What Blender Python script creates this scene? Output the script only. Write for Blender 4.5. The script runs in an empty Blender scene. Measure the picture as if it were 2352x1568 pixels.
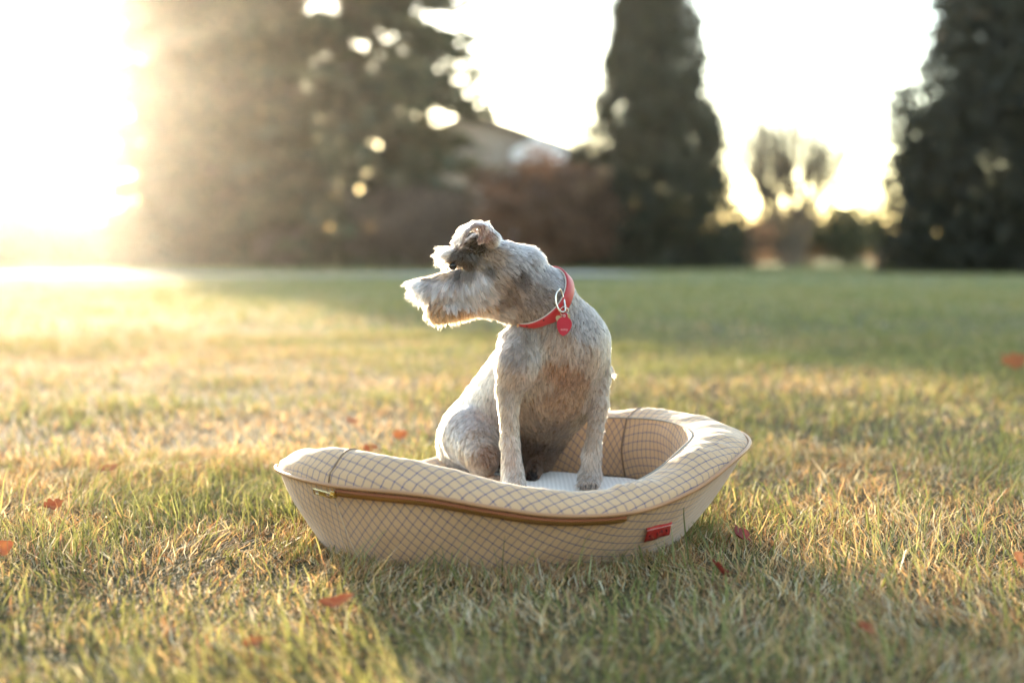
import bpy, math, random
import numpy as np
from mathutils import Vector, noise, Matrix
from mathutils.bvhtree import BVHTree
from mathutils.kdtree import KDTree

random.seed(7)
rng = np.random.default_rng(11)
scene = bpy.context.scene
COL = scene.collection

# ------------------------------------------------------------------ camera
CAM_H = 0.461
FPX = 3267.0                      # focal length in units of a 2352-unit wide picture (50 mm on 36 mm)
PITCH = math.atan((784 - 585) / FPX)
cam_d = bpy.data.cameras.new('camera')
cam = bpy.data.objects.new('camera', cam_d)
COL.objects.link(cam)
cam.location = (0, 0, CAM_H)
cam.rotation_euler = (math.pi / 2 - PITCH, 0, 0)
cam_d.sensor_width = 36
cam_d.lens = 50
cam_d.clip_start = 0.05
cam_d.clip_end = 2000
cam_d.dof.use_dof = True
cam_d.dof.focus_distance = 2.26
cam_d.dof.aperture_fstop = 2.1
scene.camera = cam

# ------------------------------------------------------------------ sky, sun, exposure
SUN_AZ = math.radians(-18.6)      # to the left of the view direction (+Y)
SUN_EL = math.radians(6.3)
world = bpy.data.worlds.new('World')
scene.world = world
world.use_nodes = True
wn = world.node_tree
bg = wn.nodes['Background']
sky = wn.nodes.new('ShaderNodeTexSky')
sky.sky_type = 'NISHITA'
sky.sun_disc = False
sky.sun_elevation = SUN_EL
sky.sun_rotation = SUN_AZ
sky.air_density = 0.8
sky.dust_density = 0.2
sky.ozone_density = 0.0
wn.links.new(sky.outputs[0], bg.inputs[0])
bg.inputs[1].default_value = 0.15
sun_d = bpy.data.lights.new('sun', 'SUN')
sun = bpy.data.objects.new('sun', sun_d)
COL.objects.link(sun)
sun_d.energy = 3.3
sun_d.angle = math.radians(0.6)
sun_d.color = (1.0, 0.80, 0.56)
sdir = Vector((math.sin(SUN_AZ) * math.cos(SUN_EL), math.cos(SUN_AZ) * math.cos(SUN_EL), math.sin(SUN_EL)))
sun.rotation_euler = sdir.to_track_quat('Z', 'Y').to_euler()
vs = scene.view_settings
vs.view_transform = 'Standard'
vs.look = 'None'
vs.gamma = 1.0
vs.use_curve_mapping = False
vs.exposure = 3.0
scene.cycles.use_denoising = True
scene.cycles.denoiser = 'OPENIMAGEDENOISE'
scene.cycles.max_bounces = 8
scene.cycles.diffuse_bounces = 4
scene.cycles.glossy_bounces = 3
scene.cycles.transmission_bounces = 6
scene.cycles.volume_bounces = 0
scene.cycles.sample_clamp_indirect = 8

# ------------------------------------------------------------------ helpers
ca, sa = math.cos(PITCH), math.sin(PITCH)


def P(u, v, Y):
    """a point of the place at world depth Y that lies in direction (u, v)"""
    xc = (u - 1176) / FPX
    yu = -(v - 784) / FPX
    t = Y / (ca + yu * sa)
    return Vector((xc * t, Y, CAM_H + (yu * ca - sa) * t))


def G(u, v, z=0.0):
    """a point at height z above the lawn in direction (u, v)"""
    xc = (u - 1176) / FPX
    yu = -(v - 784) / FPX
    t = (z - CAM_H) / (yu * ca - sa)
    return Vector((xc * t, (ca + yu * sa) * t, z))


def tag(o, label=None, cat=None, group=None, kind=None):
    if label: o['label'] = label
    if cat: o['category'] = cat
    if group: o['group'] = group
    if kind: o['kind'] = kind
    return o


def link(name, data, parent=None, mat=None):
    o = bpy.data.objects.new(name, data)
    COL.objects.link(o)
    if parent is not None:
        o.parent = parent
        o.matrix_parent_inverse = parent.matrix_world.inverted()
    if mat is not None:
        data.materials.append(mat)
    return o


def empty(name, loc):
    o = bpy.data.objects.new(name, None)
    o.empty_display_size = 0.1
    COL.objects.link(o)
    o.location = loc
    bpy.context.view_layer.update()
    return o


def mesh_np(name, verts, faces, smooth=True, uv=None, col=None):
    """faces: (n,3) or (n,4) array; uv (nverts,2); col (nverts,3)"""
    verts = np.asarray(verts, dtype=np.float32)
    faces = np.asarray(faces, dtype=np.int32)
    n, k = faces.shape
    me = bpy.data.meshes.new(name)
    me.vertices.add(len(verts))
    me.vertices.foreach_set('co', verts.ravel())
    me.loops.add(n * k)
    me.loops.foreach_set('vertex_index', faces.ravel())
    me.polygons.add(n)
    me.polygons.foreach_set('loop_start', np.arange(0, n * k, k, dtype=np.int32))
    me.polygons.foreach_set('loop_total', np.full(n, k, dtype=np.int32))
    me.polygons.foreach_set('use_smooth', np.full(n, smooth, dtype=bool))
    if uv is not None:
        l = me.uv_layers.new(name='UVMap')
        l.data.foreach_set('uv', np.asarray(uv, dtype=np.float32)[faces.ravel()].ravel())
    if col is not None:
        a = me.attributes.new('tint', 'FLOAT_COLOR', 'POINT')
        c = np.ones((len(verts), 4), dtype=np.float32)
        c[:, :3] = col
        a.data.foreach_set('color', c.ravel())
    me.update(calc_edges=True)
    me.validate()
    return me


class MB:
    """small mesh collector"""
    def __init__(s): s.v = []; s.f = []

    def box(s, c, sx, sy, sz, M=None):
        b = len(s.v)
        for dx in (-.5, .5):
            for dy in (-.5, .5):
                for dz in (-.5, .5):
                    p = Vector((dx * sx, dy * sy, dz * sz))
                    if M is not None: p = M @ p
                    s.v.append(Vector(c) + p)
        for q in ((0, 1, 3, 2), (4, 6, 7, 5), (0, 4, 5, 1), (2, 3, 7, 6), (0, 2, 6, 4), (1, 5, 7, 3)):
            s.f.append(tuple(b + i for i in q))

    def tube(s, pts, rad, n=8, closed=False, cap=True):
        pts = [Vector(p) for p in pts]
        m = len(pts)
        if not hasattr(rad, '__len__'): rad = [rad] * m
        b = len(s.v)
        t0 = (pts[1] - pts[0]).normalized()
        up = Vector((0, 0, 1)) if abs(t0.z) < .9 else Vector((1, 0, 0))
        nrm = (up - up.dot(t0) * t0).normalized()
        for i in range(m):
            if closed: t = pts[(i + 1) % m] - pts[i - 1]
            else: t = pts[min(i + 1, m - 1)] - pts[max(i - 1, 0)]
            t.normalize()
            nrm = (nrm - nrm.dot(t) * t).normalized()
            bn = t.cross(nrm)
            for k in range(n):
                a = 2 * math.pi * k / n
                s.v.append(pts[i] + (nrm * math.cos(a) + bn * math.sin(a)) * rad[i])
        for i in range(m if closed else m - 1):
            j = (i + 1) % m
            for k in range(n):
                s.f.append((b + i * n + k, b + i * n + (k + 1) % n, b + j * n + (k + 1) % n, b + j * n + k))
        if cap and not closed:
            s.f.append(tuple(b + k for k in range(n))[::-1])
            s.f.append(tuple(b + (m - 1) * n + k for k in range(n)))

    def prism(s, pts2, depth, M):
        """outline in a local XY plane, thickness along local Z, placed by matrix M"""
        b = len(s.v); n = len(pts2)
        for z in (-depth / 2, depth / 2):
            for x, y in pts2: s.v.append(M @ Vector((x, y, z)))
        s.f.append(tuple(b + i for i in range(n))[::-1])
        s.f.append(tuple(b + n + i for i in range(n)))
        for i in range(n):
            j = (i + 1) % n
            s.f.append((b + i, b + j, b + n + j, b + n + i))

    def build(s, name, mat, parent=None, smooth=False):
        me = bpy.data.meshes.new(name)
        me.from_pydata([tuple(v) for v in s.v], [], s.f)
        for p in me.polygons: p.use_smooth = smooth
        me.update()
        return link(name, me, parent, mat)


def text_mesh(name, fc, mat):
    tmp = bpy.data.objects.new(name + '_src', fc); COL.objects.link(tmp)
    bpy.context.view_layer.update()
    me = bpy.data.meshes.new_from_object(tmp.evaluated_get(bpy.context.evaluated_depsgraph_get()))
    bpy.data.objects.remove(tmp); bpy.data.curves.remove(fc)
    return link(name, me, None, mat)


def mat_base(name):
    m = bpy.data.materials.new(name)
    m.use_nodes = True
    return m, m.node_tree.nodes, m.node_tree.links, m.node_tree.nodes['Principled BSDF']


def simple(name, col, rough=.6, metal=0.0, bump=0.0, bscale=200, var=0.0, vscale=30, sheen=0.0):
    m, N, L, b = mat_base(name)
    b.inputs['Base Color'].default_value = (*col, 1)
    b.inputs['Roughness'].default_value = rough
    b.inputs['Metallic'].default_value = metal
    if sheen:
        b.inputs['Sheen Weight'].default_value = sheen
    tc = N.new('ShaderNodeTexCoord')
    if var:
        nz = N.new('ShaderNodeTexNoise'); nz.inputs['Scale'].default_value = vscale; nz.inputs['Detail'].default_value = 4
        L.new(tc.outputs['Object'], nz.inputs['Vector'])
        mx = N.new('ShaderNodeMix'); mx.data_type = 'RGBA'
        mx.inputs[6].default_value = (*[c * (1 - var) for c in col], 1)
        mx.inputs[7].default_value = (*[min(1, c * (1 + var)) for c in col], 1)
        L.new(nz.outputs['Fac'], mx.inputs[0]); L.new(mx.outputs[2], b.inputs['Base Color'])
    if bump:
        nz = N.new('ShaderNodeTexNoise'); nz.inputs['Scale'].default_value = bscale; nz.inputs['Detail'].default_value = 3
        L.new(tc.outputs['Object'], nz.inputs['Vector'])
        bp = N.new('ShaderNodeBump'); bp.inputs['Strength'].default_value = bump; bp.inputs['Distance'].default_value = .002
        L.new(nz.outputs['Fac'], bp.inputs['Height']); L.new(bp.outputs[0], b.inputs['Normal'])
    return m


def leafy(name, use_attr=True, col=(.1, .1, .05), trans=.45, gloss=.06, rough=.45, boost=1.0):
    """thin leaf: diffuse + translucent + a little gloss, colour from the 'tint' attribute"""
    m = bpy.data.materials.new(name); m.use_nodes = True
    N, L = m.node_tree.nodes, m.node_tree.links
    N.clear()
    out = N.new('ShaderNodeOutputMaterial')
    d = N.new('ShaderNodeBsdfDiffuse'); t = N.new('ShaderNodeBsdfTranslucent'); g = N.new('ShaderNodeBsdfGlossy')
    g.inputs['Roughness'].default_value = rough
    if use_attr:
        a = N.new('ShaderNodeAttribute'); a.attribute_name = 'tint'
        L.new(a.outputs['Color'], d.inputs[0]); 
        mx = N.new('ShaderNodeMix'); mx.data_type = 'RGBA'; mx.blend_type = 'MULTIPLY'; mx.inputs[0].default_value = 1
        mx.inputs[7].default_value = (1.06 * boost, 1.0 * boost, .80 * boost, 1)
        L.new(a.outputs['Color'], mx.inputs[6]); L.new(mx.outputs[2], t.inputs[0])
    else:
        d.inputs[0].default_value = (*col, 1); t.inputs[0].default_value = (*col, 1)
    m1 = N.new('ShaderNodeMixShader'); m1.inputs[0].default_value = trans
    L.new(d.outputs[0], m1.inputs[1]); L.new(t.outputs[0], m1.inputs[2])
    m2 = N.new('ShaderNodeMixShader'); m2.inputs[0].default_value = gloss
    L.new(m1.outputs[0], m2.inputs[1]); L.new(g.outputs[0], m2.inputs[2])
    L.new(m2.outputs[0], out.inputs[0])
    return m


def math_node(N, L, op, a, b=None, clamp=False):
    n = N.new('ShaderNodeMath'); n.operation = op; n.use_clamp = clamp
    for i, x in enumerate((a, b)):
        if x is None: continue
        if isinstance(x, (int, float)): n.inputs[i].default_value = x
        else: L.new(x, n.inputs[i])
    return n.outputs[0]


def plaid(name, base=(.57, .36, .20), line=(.055, .065, .15), pitch=.0150, strength=1.0):
    """woven tan twill with a thin dark windowpane check; UVs are in metres of cloth"""
    m, N, L, b = mat_base(name)
    uv = N.new('ShaderNodeUVMap'); uv.uv_map = 'UVMap'
    sp = N.new('ShaderNodeSeparateXYZ'); L.new(uv.outputs[0], sp.inputs[0])
    nz = N.new('ShaderNodeTexNoise'); nz.inputs['Scale'].default_value = 55; nz.inputs['Detail'].default_value = 2
    L.new(uv.outputs[0], nz.inputs['Vector'])
    wob = math_node(N, L, 'MULTIPLY', math_node(N, L, 'SUBTRACT', nz.outputs['Fac'], .5), .0022)
    def lines(c, width):
        x = math_node(N, L, 'ADD', c, wob)
        f = math_node(N, L, 'FRACT', math_node(N, L, 'DIVIDE', x, pitch))
        d = math_node(N, L, 'ABSOLUTE', math_node(N, L, 'SUBTRACT', f, .5))
        mr = N.new('ShaderNodeMapRange')
        mr.inputs[1].default_value = width / pitch * .38; mr.inputs[2].default_value = width / pitch * .62
        mr.inputs[3].default_value = 1; mr.inputs[4].default_value = 0
        L.new(d, mr.inputs[0]); return mr.outputs[0]
    def hatch(ax, ay, per, lo):
        s = math_node(N, L, 'ADD', math_node(N, L, 'MULTIPLY', sp.outputs[0], ax), math_node(N, L, 'MULTIPLY', sp.outputs[1], ay))
        w = math_node(N, L, 'SINE', math_node(N, L, 'MULTIPLY', s, 2 * math.pi / per))
        mr = N.new('ShaderNodeMapRange'); mr.inputs[1].default_value = -.6; mr.inputs[2].default_value = .6
        mr.inputs[3].default_value = lo; mr.inputs[4].default_value = 1
        L.new(w, mr.inputs[0]); return mr.outputs[0]
    lu = math_node(N, L, 'MULTIPLY', math_node(N, L, 'MULTIPLY', lines(sp.outputs[0], .0026), hatch(.25, 1, .0022, .25)), .72)
    lv = math_node(N, L, 'MULTIPLY', math_node(N, L, 'MULTIPLY', lines(sp.outputs[1], .0017), hatch(1, .25, .0030, .5)), 1.0)
    mask = math_node(N, L, 'MULTIPLY', math_node(N, L, 'ADD', lu, lv, True), strength)
    tw = hatch(.7, .7, .0017, 0)
    n2 = N.new('ShaderNodeTexNoise'); n2.inputs['Scale'].default_value = 24; n2.inputs['Detail'].default_value = 5
    L.new(uv.outputs[0], n2.inputs['Vector'])
    c1 = N.new('ShaderNodeMix'); c1.data_type = 'RGBA'
    c1.inputs[6].default_value = (*[x * .86 for x in base], 1); c1.inputs[7].default_value = (*[x * 1.1 for x in base], 1)
    L.new(math_node(N, L, 'ADD', math_node(N, L, 'MULTIPLY', tw, .5), math_node(N, L, 'MULTIPLY', n2.outputs['Fac'], .5)), c1.inputs[0])
    c2 = N.new('ShaderNodeMix'); c2.data_type = 'RGBA'; c2.inputs[7].default_value = (*line, 1)
    L.new(mask, c2.inputs[0]); L.new(c1.outputs[2], c2.inputs[6])
    L.new(c2.outputs[2], b.inputs['Base Color'])
    b.inputs['Roughness'].default_value = .85
    b.inputs['Specular IOR Level'].default_value = .2
    b.inputs['Sheen Weight'].default_value = .45
    b.inputs['Sheen Roughness'].default_value = .4
    b.inputs['Sheen Tint'].default_value = (1, .93, .85, 1)
    bp = N.new('ShaderNodeBump'); bp.inputs['Strength'].default_value = .35; bp.inputs['Distance'].default_value = .0006
    L.new(tw, bp.inputs['Height'])
    b2 = N.new('ShaderNodeBump'); b2.inputs['Strength'].default_value = .35; b2.inputs['Distance'].default_value = .01
    L.new(n2.outputs['Fac'], b2.inputs['Height']); L.new(bp.outputs[0], b2.inputs['Normal'])
    L.new(b2.outputs[0], b.inputs['Normal'])
    return m


# ------------------------------------------------------------------ ground, path
def vnoise(x, y, s, seed=0.0):
    """cheap smooth 2-D noise on arrays, about -1..1"""
    x = np.asarray(x) * s + seed * 17.3; y = np.asarray(y) * s - seed * 9.1
    xi = np.floor(x); yi = np.floor(y); fx = x - xi; fy = y - yi
    fx = fx * fx * (3 - 2 * fx); fy = fy * fy * (3 - 2 * fy)
    def h(i, j):
        q = np.sin(i * 127.1 + j * 311.7 + seed * 74.7) * 43758.5453
        return (q - np.floor(q)) * 2 - 1
    return (h(xi, yi) * (1 - fx) + h(xi + 1, yi) * fx) * (1 - fy) + (h(xi, yi + 1) * (1 - fx) + h(xi + 1, yi + 1) * fx) * fy


m, N, L, b = mat_base('lawn_ground')
tc = N.new('ShaderNodeTexCoord')
n1 = N.new('ShaderNodeTexNoise'); n1.inputs['Scale'].default_value = .35; n1.inputs['Detail'].default_value = 6
n2 = N.new('ShaderNodeTexNoise'); n2.inputs['Scale'].default_value = 60; n2.inputs['Detail'].default_value = 4
L.new(tc.outputs['Object'], n1.inputs['Vector']); L.new(tc.outputs['Object'], n2.inputs['Vector'])
r1 = N.new('ShaderNodeValToRGB')
r1.color_ramp.elements[0].position = .35; r1.color_ramp.elements[0].color = (.055, .055, .022, 1)
r1.color_ramp.elements[1].position = .68; r1.color_ramp.elements[1].color = (.10, .075, .038, 1)
L.new(n1.outputs['Fac'], r1.inputs[0])
mx = N.new('ShaderNodeMix'); mx.data_type = 'RGBA'; mx.blend_type = 'MULTIPLY'; mx.inputs[0].default_value = .7
r2 = N.new('ShaderNodeValToRGB')
r2.color_ramp.elements[0].position = .3; r2.color_ramp.elements[0].color = (.45, .42, .4, 1)
r2.color_ramp.elements[1].position = .7; r2.color_ramp.elements[1].color = (1.2, 1.15, 1.05, 1)
L.new(n2.outputs['Fac'], r2.inputs[0]); L.new(r1.outputs[0], mx.inputs[6]); L.new(r2.outputs[0], mx.inputs[7])
sp = N.new('ShaderNodeSeparateXYZ'); L.new(tc.outputs['Object'], sp.inputs[0])
mr = N.new('ShaderNodeMapRange'); mr.inputs[1].default_value = 5; mr.inputs[2].default_value = 16
L.new(sp.outputs[1], mr.inputs[0])
r3 = N.new('ShaderNodeValToRGB')
r3.color_ramp.elements[0].position = .35; r3.color_ramp.elements[0].color = (.15, .165, .075, 1)
r3.color_ramp.elements[1].position = .68; r3.color_ramp.elements[1].color = (.22, .205, .105, 1)
L.new(n1.outputs['Fac'], r3.inputs[0])
mf = N.new('ShaderNodeMix'); mf.data_type = 'RGBA'
L.new(mr.outputs[0], mf.inputs[0]); L.new(mx.outputs[2], mf.inputs[6]); L.new(r3.outputs[0], mf.inputs[7])
L.new(mf.outputs[2], b.inputs['Base Color'])
b.inputs['Roughness'].default_value = .95; b.inputs['Specular IOR Level'].default_value = .1
bp = N.new('ShaderNodeBump'); bp.inputs['Strength'].default_value = .8; bp.inputs['Distance'].default_value = .02
L.new(n2.outputs['Fac'], bp.inputs['Height']); L.new(bp.outputs[0], b.inputs['Normal'])
MAT_GROUND = m
gx = np.concatenate([np.linspace(-400, -20, 20), np.linspace(-15, 15, 61), np.linspace(20, 400, 20)])
gy = np.concatenate([np.linspace(-60, -2, 8), np.linspace(-1, 25, 53), np.linspace(30, 500, 25)])
GX, GY = np.meshgrid(gx, gy, indexing='ij')


def ground_z(x, y):
    f = np.clip((np.hypot(x, np.asarray(y) - 2.3) - 2.0) / 6, 0, 1)
    return vnoise(x, y, .22, 3) * .03 * f


gv = np.stack([GX, GY, ground_z(GX, GY)], -1).reshape(-1, 3)
idx = np.arange(gv.shape[0]).reshape(len(gx), len(gy))
gf = np.stack([idx[:-1, :-1], idx[1:, :-1], idx[1:, 1:], idx[:-1, 1:]], -1).reshape(-1, 4)
ground = link('ground', mesh_np('ground', gv, gf), None, MAT_GROUND)
tag(ground, kind='structure')

# pale gravel drive along the far edge of the lawn
m_path = simple('pale_gravel', (.40, .375, .35), .95, var=.25, vscale=3)
def path_y(x): return 29.0 + .25 * np.sin(np.asarray(x) * .4) + .010 * (np.asarray(x) + 4) ** 2
def path_w(x): return np.clip((3.2 - np.asarray(x)) / 1.3, 0, 1) * (3.2 + 1.6 * np.sin(np.asarray(x) * .55 + 1.0))
pv, pf = [], []
pn = 60
for i in range(pn + 1):
    x = -26 + 29.2 * i / pn
    y0 = float(path_y(x)); w = max(.02, float(path_w(x)))
    for yy in (y0, y0 + w):
        pv.append((x, yy, .045))
for i in range(pn): pf.append((2 * i, 2 * i + 2, 2 * i + 3, 2 * i + 1))
path = link('path', mesh_np('path', pv, pf, False), None, m_path)
tag(path, kind='structure')

# ------------------------------------------------------------------ dog bed
BC = Vector((.005, 2.32, 0)); PHI = math.radians(20)
bed = empty('dog_bed', BC)
tag(bed, 'oval tan checked fabric dog bed with raised rim, the schnauzer sitting in it', 'dog bed')
ZT = [(5, .160), (25, .162), (45, .158), (70, .146), (90, .118), (112, .070), (135, .066), (160, .088), (185, .120), (205, .127), (225, .127), (248, .1255),
      (264, .111), (277, .0985), (290, .094), (302, .097), (317, .116), (338, .150)]
HT = [(5, .016), (45, .022), (90, .024), (135, .018), (165, .016), (185, .022), (205, .031), (225, .040), (250, .030), (270, .023), (290, .023), (317, .021), (345, .016)]


def per_interp(tab, deg):
    a = np.array([t for t, _ in tab]); z = np.array([q for _, q in tab])
    a3 = np.concatenate([a - 360, a, a + 360]); z3 = np.concatenate([z, z, z])
    i = int(np.searchsorted(a3, deg % 360 + 0.0)) - 1
    t = (deg % 360 - a3[i]) / (a3[i + 1] - a3[i])
    p0, p1, p2, p3 = z3[i - 1], z3[i], z3[i + 1], z3[i + 2]
    m1 = (p2 - p0) / (a3[i + 1] - a3[i - 1]) * (a3[i + 1] - a3[i]); m2 = (p3 - p1) / (a3[i + 2] - a3[i]) * (a3[i + 1] - a3[i])
    return (2 * t ** 3 - 3 * t ** 2 + 1) * p1 + (t ** 3 - 2 * t ** 2 + t) * m1 + (-2 * t ** 3 + 3 * t ** 2) * p2 + (t ** 3 - t ** 2) * m2


RA, RB = .385, .350              # rim (piping) semi-axes
BASE_SHIFT = Vector((-.022, -.016, 0))
BA, BB = .292, .270              # base semi-axes


def ell(deg, A, B):
    """point of an ellipse (long axis turned by PHI) in world direction deg from the centre"""
    a = math.radians(deg) - PHI
    r = A * B / math.hypot(B * math.cos(a), A * math.sin(a))
    return Vector((math.cos(math.radians(deg)) * r, math.sin(math.radians(deg)) * r, 0))


def rim(deg):
    p = BC + ell(deg, RA, RB); p.z = per_interp(ZT, deg); return p


def outward(deg):
    d = (ell(deg + 1, RA, RB) - ell(deg - 1, RA, RB)).normalized()
    return Vector((d.y, -d.x, 0))


FLOOR_Z = .070
WB = .088                        # width of the padded rim


def fold(p, amp, s=9, seed=0):
    return noise.noise(Vector((p.x * s + seed, p.y * s, p.z * s * 1.5))) * amp


def outer_pt(deg, t):
    """outer wall, t=0 at the ground, 1 at the piping"""
    b0 = BC + BASE_SHIFT + ell(deg, BA, BB); b0.z = .0
    r = rim(deg); q = b0.lerp(r, t)
    bul = .005 * math.sin(math.pi * t)
    q += outward(deg) * (bul + fold(q, .009 * math.sin(math.pi * min(1, t * 1.02)), 7, 3))
    return q


def bolster_pt(deg, t):
    """padded rim, t=0 at the piping, 1 at the inner lip"""
    r = rim(deg); hb = per_interp(HT, deg); o = outward(deg)
    w = WB * (1 + .05 * math.sin(math.radians(3 * deg)) + .04 * max(0, math.cos(math.radians(deg - 5))) ** 3)
    prof = math.sin(math.pi * min(1, t * .93) ** .72) * 1.0 + .42 * t
    p = r - o * (w * (t ** .9)) + Vector((0, 0, hb * prof))
    if t < .12: p += o * .004 * math.sin(math.pi * t / .12)
    wr = .0035 * math.sin(math.pi * t)
    p.z += fold(p, wr * 1.9, 13, 8)
    ax = Vector((math.cos(math.radians(deg)) * 60, math.sin(math.radians(deg)) * 60, t * 3))
    p.z += noise.noise(ax * .42 + Vector((9, 2, 5))) * .0016 * math.sin(math.pi * t)
    if 290 < deg % 360 < 350: p.z += noise.noise(ax * .55) * .0045 * math.sin(math.pi * t)
    return p


def inner_pt(deg, t):
    top = bolster_pt(deg, 1.0)
    f = BC + ell(deg, .300, .262); f.z = FLOOR_Z - .006
    p = top.lerp(f, t)
    p -= outward(deg) * (.012 * math.sin(math.pi * t) - fold(p, .008 * math.sin(math.pi * t), 14, 5))
    return p


# arc length table along the rim
ARC = [0.0]
for d in range(1, 361):
    ARC.append(ARC[-1] + (rim(d) - rim(d - 1)).length)


def arc(deg):
    k, f = divmod(deg, 360)
    i = int(f); return k * ARC[360] + ARC[i] + (ARC[i + 1] - ARC[i]) * (f - i)


S1, S2 = 224.0, 407.0            # the two cross seams of the cover (degrees); 410 = 50


def band(name, fn, d0, d1, nt, dev, sign, mat, rot=0.0, parent=bed, off=(0, 0)):
    """one cloth panel from angle d0 to d1; cloth coordinates from its flat development (radius dev)"""
    nd = int((d1 - d0) / 1.5) + 1
    V, UV = [], []
    mid = (d0 + d1) / 2
    for i in range(nd + 1):
        d = d0 + (d1 - d0) * i / nd
        al = (arc(d) - arc(mid)) / dev + rot
        prev, s = None, 0.0
        for k in range(nt + 1):
            p = fn(d, k / nt)
            if prev is not None: s += (p - prev).length
            prev = p
            rho = dev + sign * s
            V.append(p); UV.append((rho * math.sin(al) + off[0], rho * math.cos(al) + off[1]))
    idx = np.arange(len(V)).reshape(nd + 1, nt + 1)
    F = np.stack([idx[:-1, :-1], idx[1:, :-1], idx[1:, 1:], idx[:-1, 1:]], -1).reshape(-1, 4)
    me = mesh_np(name, [tuple(v) for v in V], F, True, UV)
    return link(name, me, parent, mat)


M_PLAID = plaid('tan_windowpane_twill')
M_PLAID_TOP = M_PLAID
M_PIPE = simple('tan_leather_piping', (.38, .185, .08), .5, bump=.3, bscale=300, var=.15)
M_SEAM = simple('brown_seam', (.20, .12, .07), .6)
M_SEAM2 = simple('grey_seam', (.30, .27, .22), .8)
M_TAPE = simple('brown_zip_tape', (.27, .085, .030), .75, bump=.4, bscale=900)
M_BRASS = simple('brass', (.60, .34, .10), .32, .85)
M_GOLD = simple('polished_gold', (.90, .68, .30), .22, 1.0)

band('outer_panel', lambda d, t: outer_pt(d, t), S1, S2, 14, .60, 1, M_PLAID, 0.0)
band('outer_panel', lambda d, t: outer_pt(d, t), S2, S1 + 360, 14, .60, 1, M_PLAID, .25, off=(.004, .006))
band('rim_panel', bolster_pt, S1, S2, 16, .40, -1, M_PLAID_TOP, 0.0)
band('rim_panel', bolster_pt, S2, S1 + 360, 16, .40, -1, M_PLAID_TOP, .35, off=(.006, .003))
band('inner_panel', inner_pt, S1, S2, 10, .42, 1, M_PLAID, 0.35)
band('inner_panel', inner_pt, S2, S1 + 360, 10, .42, 1, M_PLAID, .5)

# cushion in the bottom
m, N, L, b = mat_base('pale_cushion')
uv = N.new('ShaderNodeTexCoord'); wv = N.new('ShaderNodeTexWave'); wv.inputs['Scale'].default_value = 42; wv.inputs['Distortion'].default_value = .6
L.new(uv.outputs['Object'], wv.inputs['Vector'])
cr = N.new('ShaderNodeValToRGB'); cr.color_ramp.elements[0].color = (.66, .61, .55, 1); cr.color_ramp.elements[1].color = (.78, .73, .67, 1)
L.new(wv.outputs['Fac'], cr.inputs[0]); L.new(cr.outputs[0], b.inputs['Base Color']); b.inputs['Roughness'].default_value = .9
b.inputs['Sheen Weight'].default_value = .3
M_CUSH = m
V = [tuple(BC + Vector((0, 0, FLOOR_Z)))]; F3 = []
nr, na = 14, 96
for k in range(1, nr + 1):
    q = k / nr
    for a in range(na):
        e = ell(a * 360 / na, .305, .267) * q
        p = BC + e
        p.z = FLOOR_Z - .022 * max(0, (q - .82) / .18) ** 2 + fold(p, .003, 10)
        V.append(tuple(p))
F4 = []
for a in range(na): F3.append((0, 1 + a, 1 + (a + 1) % na))
for k in range(nr - 1):
    for a in range(na):
        i0 = 1 + k * na; i1 = 1 + (k + 1) * na; c = (a + 1) % na
        F4.append((i0 + a, i1 + a, i1 + c, i0 + c))
me = bpy.data.meshes.new('cushion'); me.from_pydata(V, [], F3 + F4)
for p in me.polygons: p.use_smooth = True
link('cushion', me, bed, M_CUSH)

mb = MB(); mb.tube([rim(d) + outward(d) * .0035 for d in range(0, 360, 2)], .0033, 8, True); mb.build('piping', M_PIPE, bed, True)
mb = MB(); mb.tube([bolster_pt(d, 1.0) + Vector((0, 0, .0008)) for d in range(0, 360, 2)], .0014, 6, True); mb.build('lip_seam', M_SEAM2, bed, True)
for sdeg in (S1, S2):
    mb = MB(); mb.tube([bolster_pt(sdeg, k / 20) + Vector((0, 0, .0006)) for k in range(21)], .0014, 6); mb.build('rim_seam', M_SEAM, bed, True)
    mb = MB(); mb.tube([inner_pt(sdeg, k / 12) - outward(sdeg) * .0008 for k in range(13)], .0018, 6); mb.build('inner_seam', M_SEAM, bed, True)
mb = MB(); mb.tube([outer_pt(S1, k / 12) + outward(S1) * .0003 for k in range(13)], .0008, 6); mb.build('outer_seam', simple('pale_thread', (.62, .50, .36), .8), bed, True)

# zipper under the piping
ZIP0, ZIP1 = 226.5, 297.0


def zip_pt(deg, s, lift):
    """s metres below the piping along the outer wall"""
    r = rim(deg); e = outer_pt(deg, .78)
    dn = (e - r).normalized(); n = (outward(deg) + Vector((0, 0, -.45))).normalized()
    return r + dn * s + n * lift


V, F = [], []
nz_ = 140
for i in range(nz_ + 1):
    d = ZIP0 + (ZIP1 - ZIP0) * i / nz_
    for s in (.0035, .0090, .0145):
        V.append(zip_pt(d, s, .0055 if s > .005 else .004))
for i in range(nz_):
    for k in range(2):
        F.append((3 * i + k, 3 * i + k + 1, 3 * i + k + 4, 3 * i + k + 3))
zt = MB(); zt.v = V; zt.f = F
zipper = zt.build('zipper', M_TAPE, bed, True)
sol = zipper.modifiers.new('thick', 'SOLIDIFY'); sol.thickness = .0016; sol.offset = -1
mb = MB()
d = ZIP0 + .5; row = 0
while d < ZIP1:
    for s in ((.0084 if row else .0100),):
        c = zip_pt(d, s, .0068)
        t = (zip_pt(d + .3, s, .0068) - c).normalized(); w = (zip_pt(d, s + .01, .0068) - c).normalized(); n = t.cross(w)
        mb.box(c, .0016, .0034, .0024, Matrix((t, w, n)).transposed())
    row = 1 - row
    d += .30
zteeth = mb.build('zipper_teeth', M_BRASS, zipper)
tag(zteeth, kind='stuff')
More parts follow.
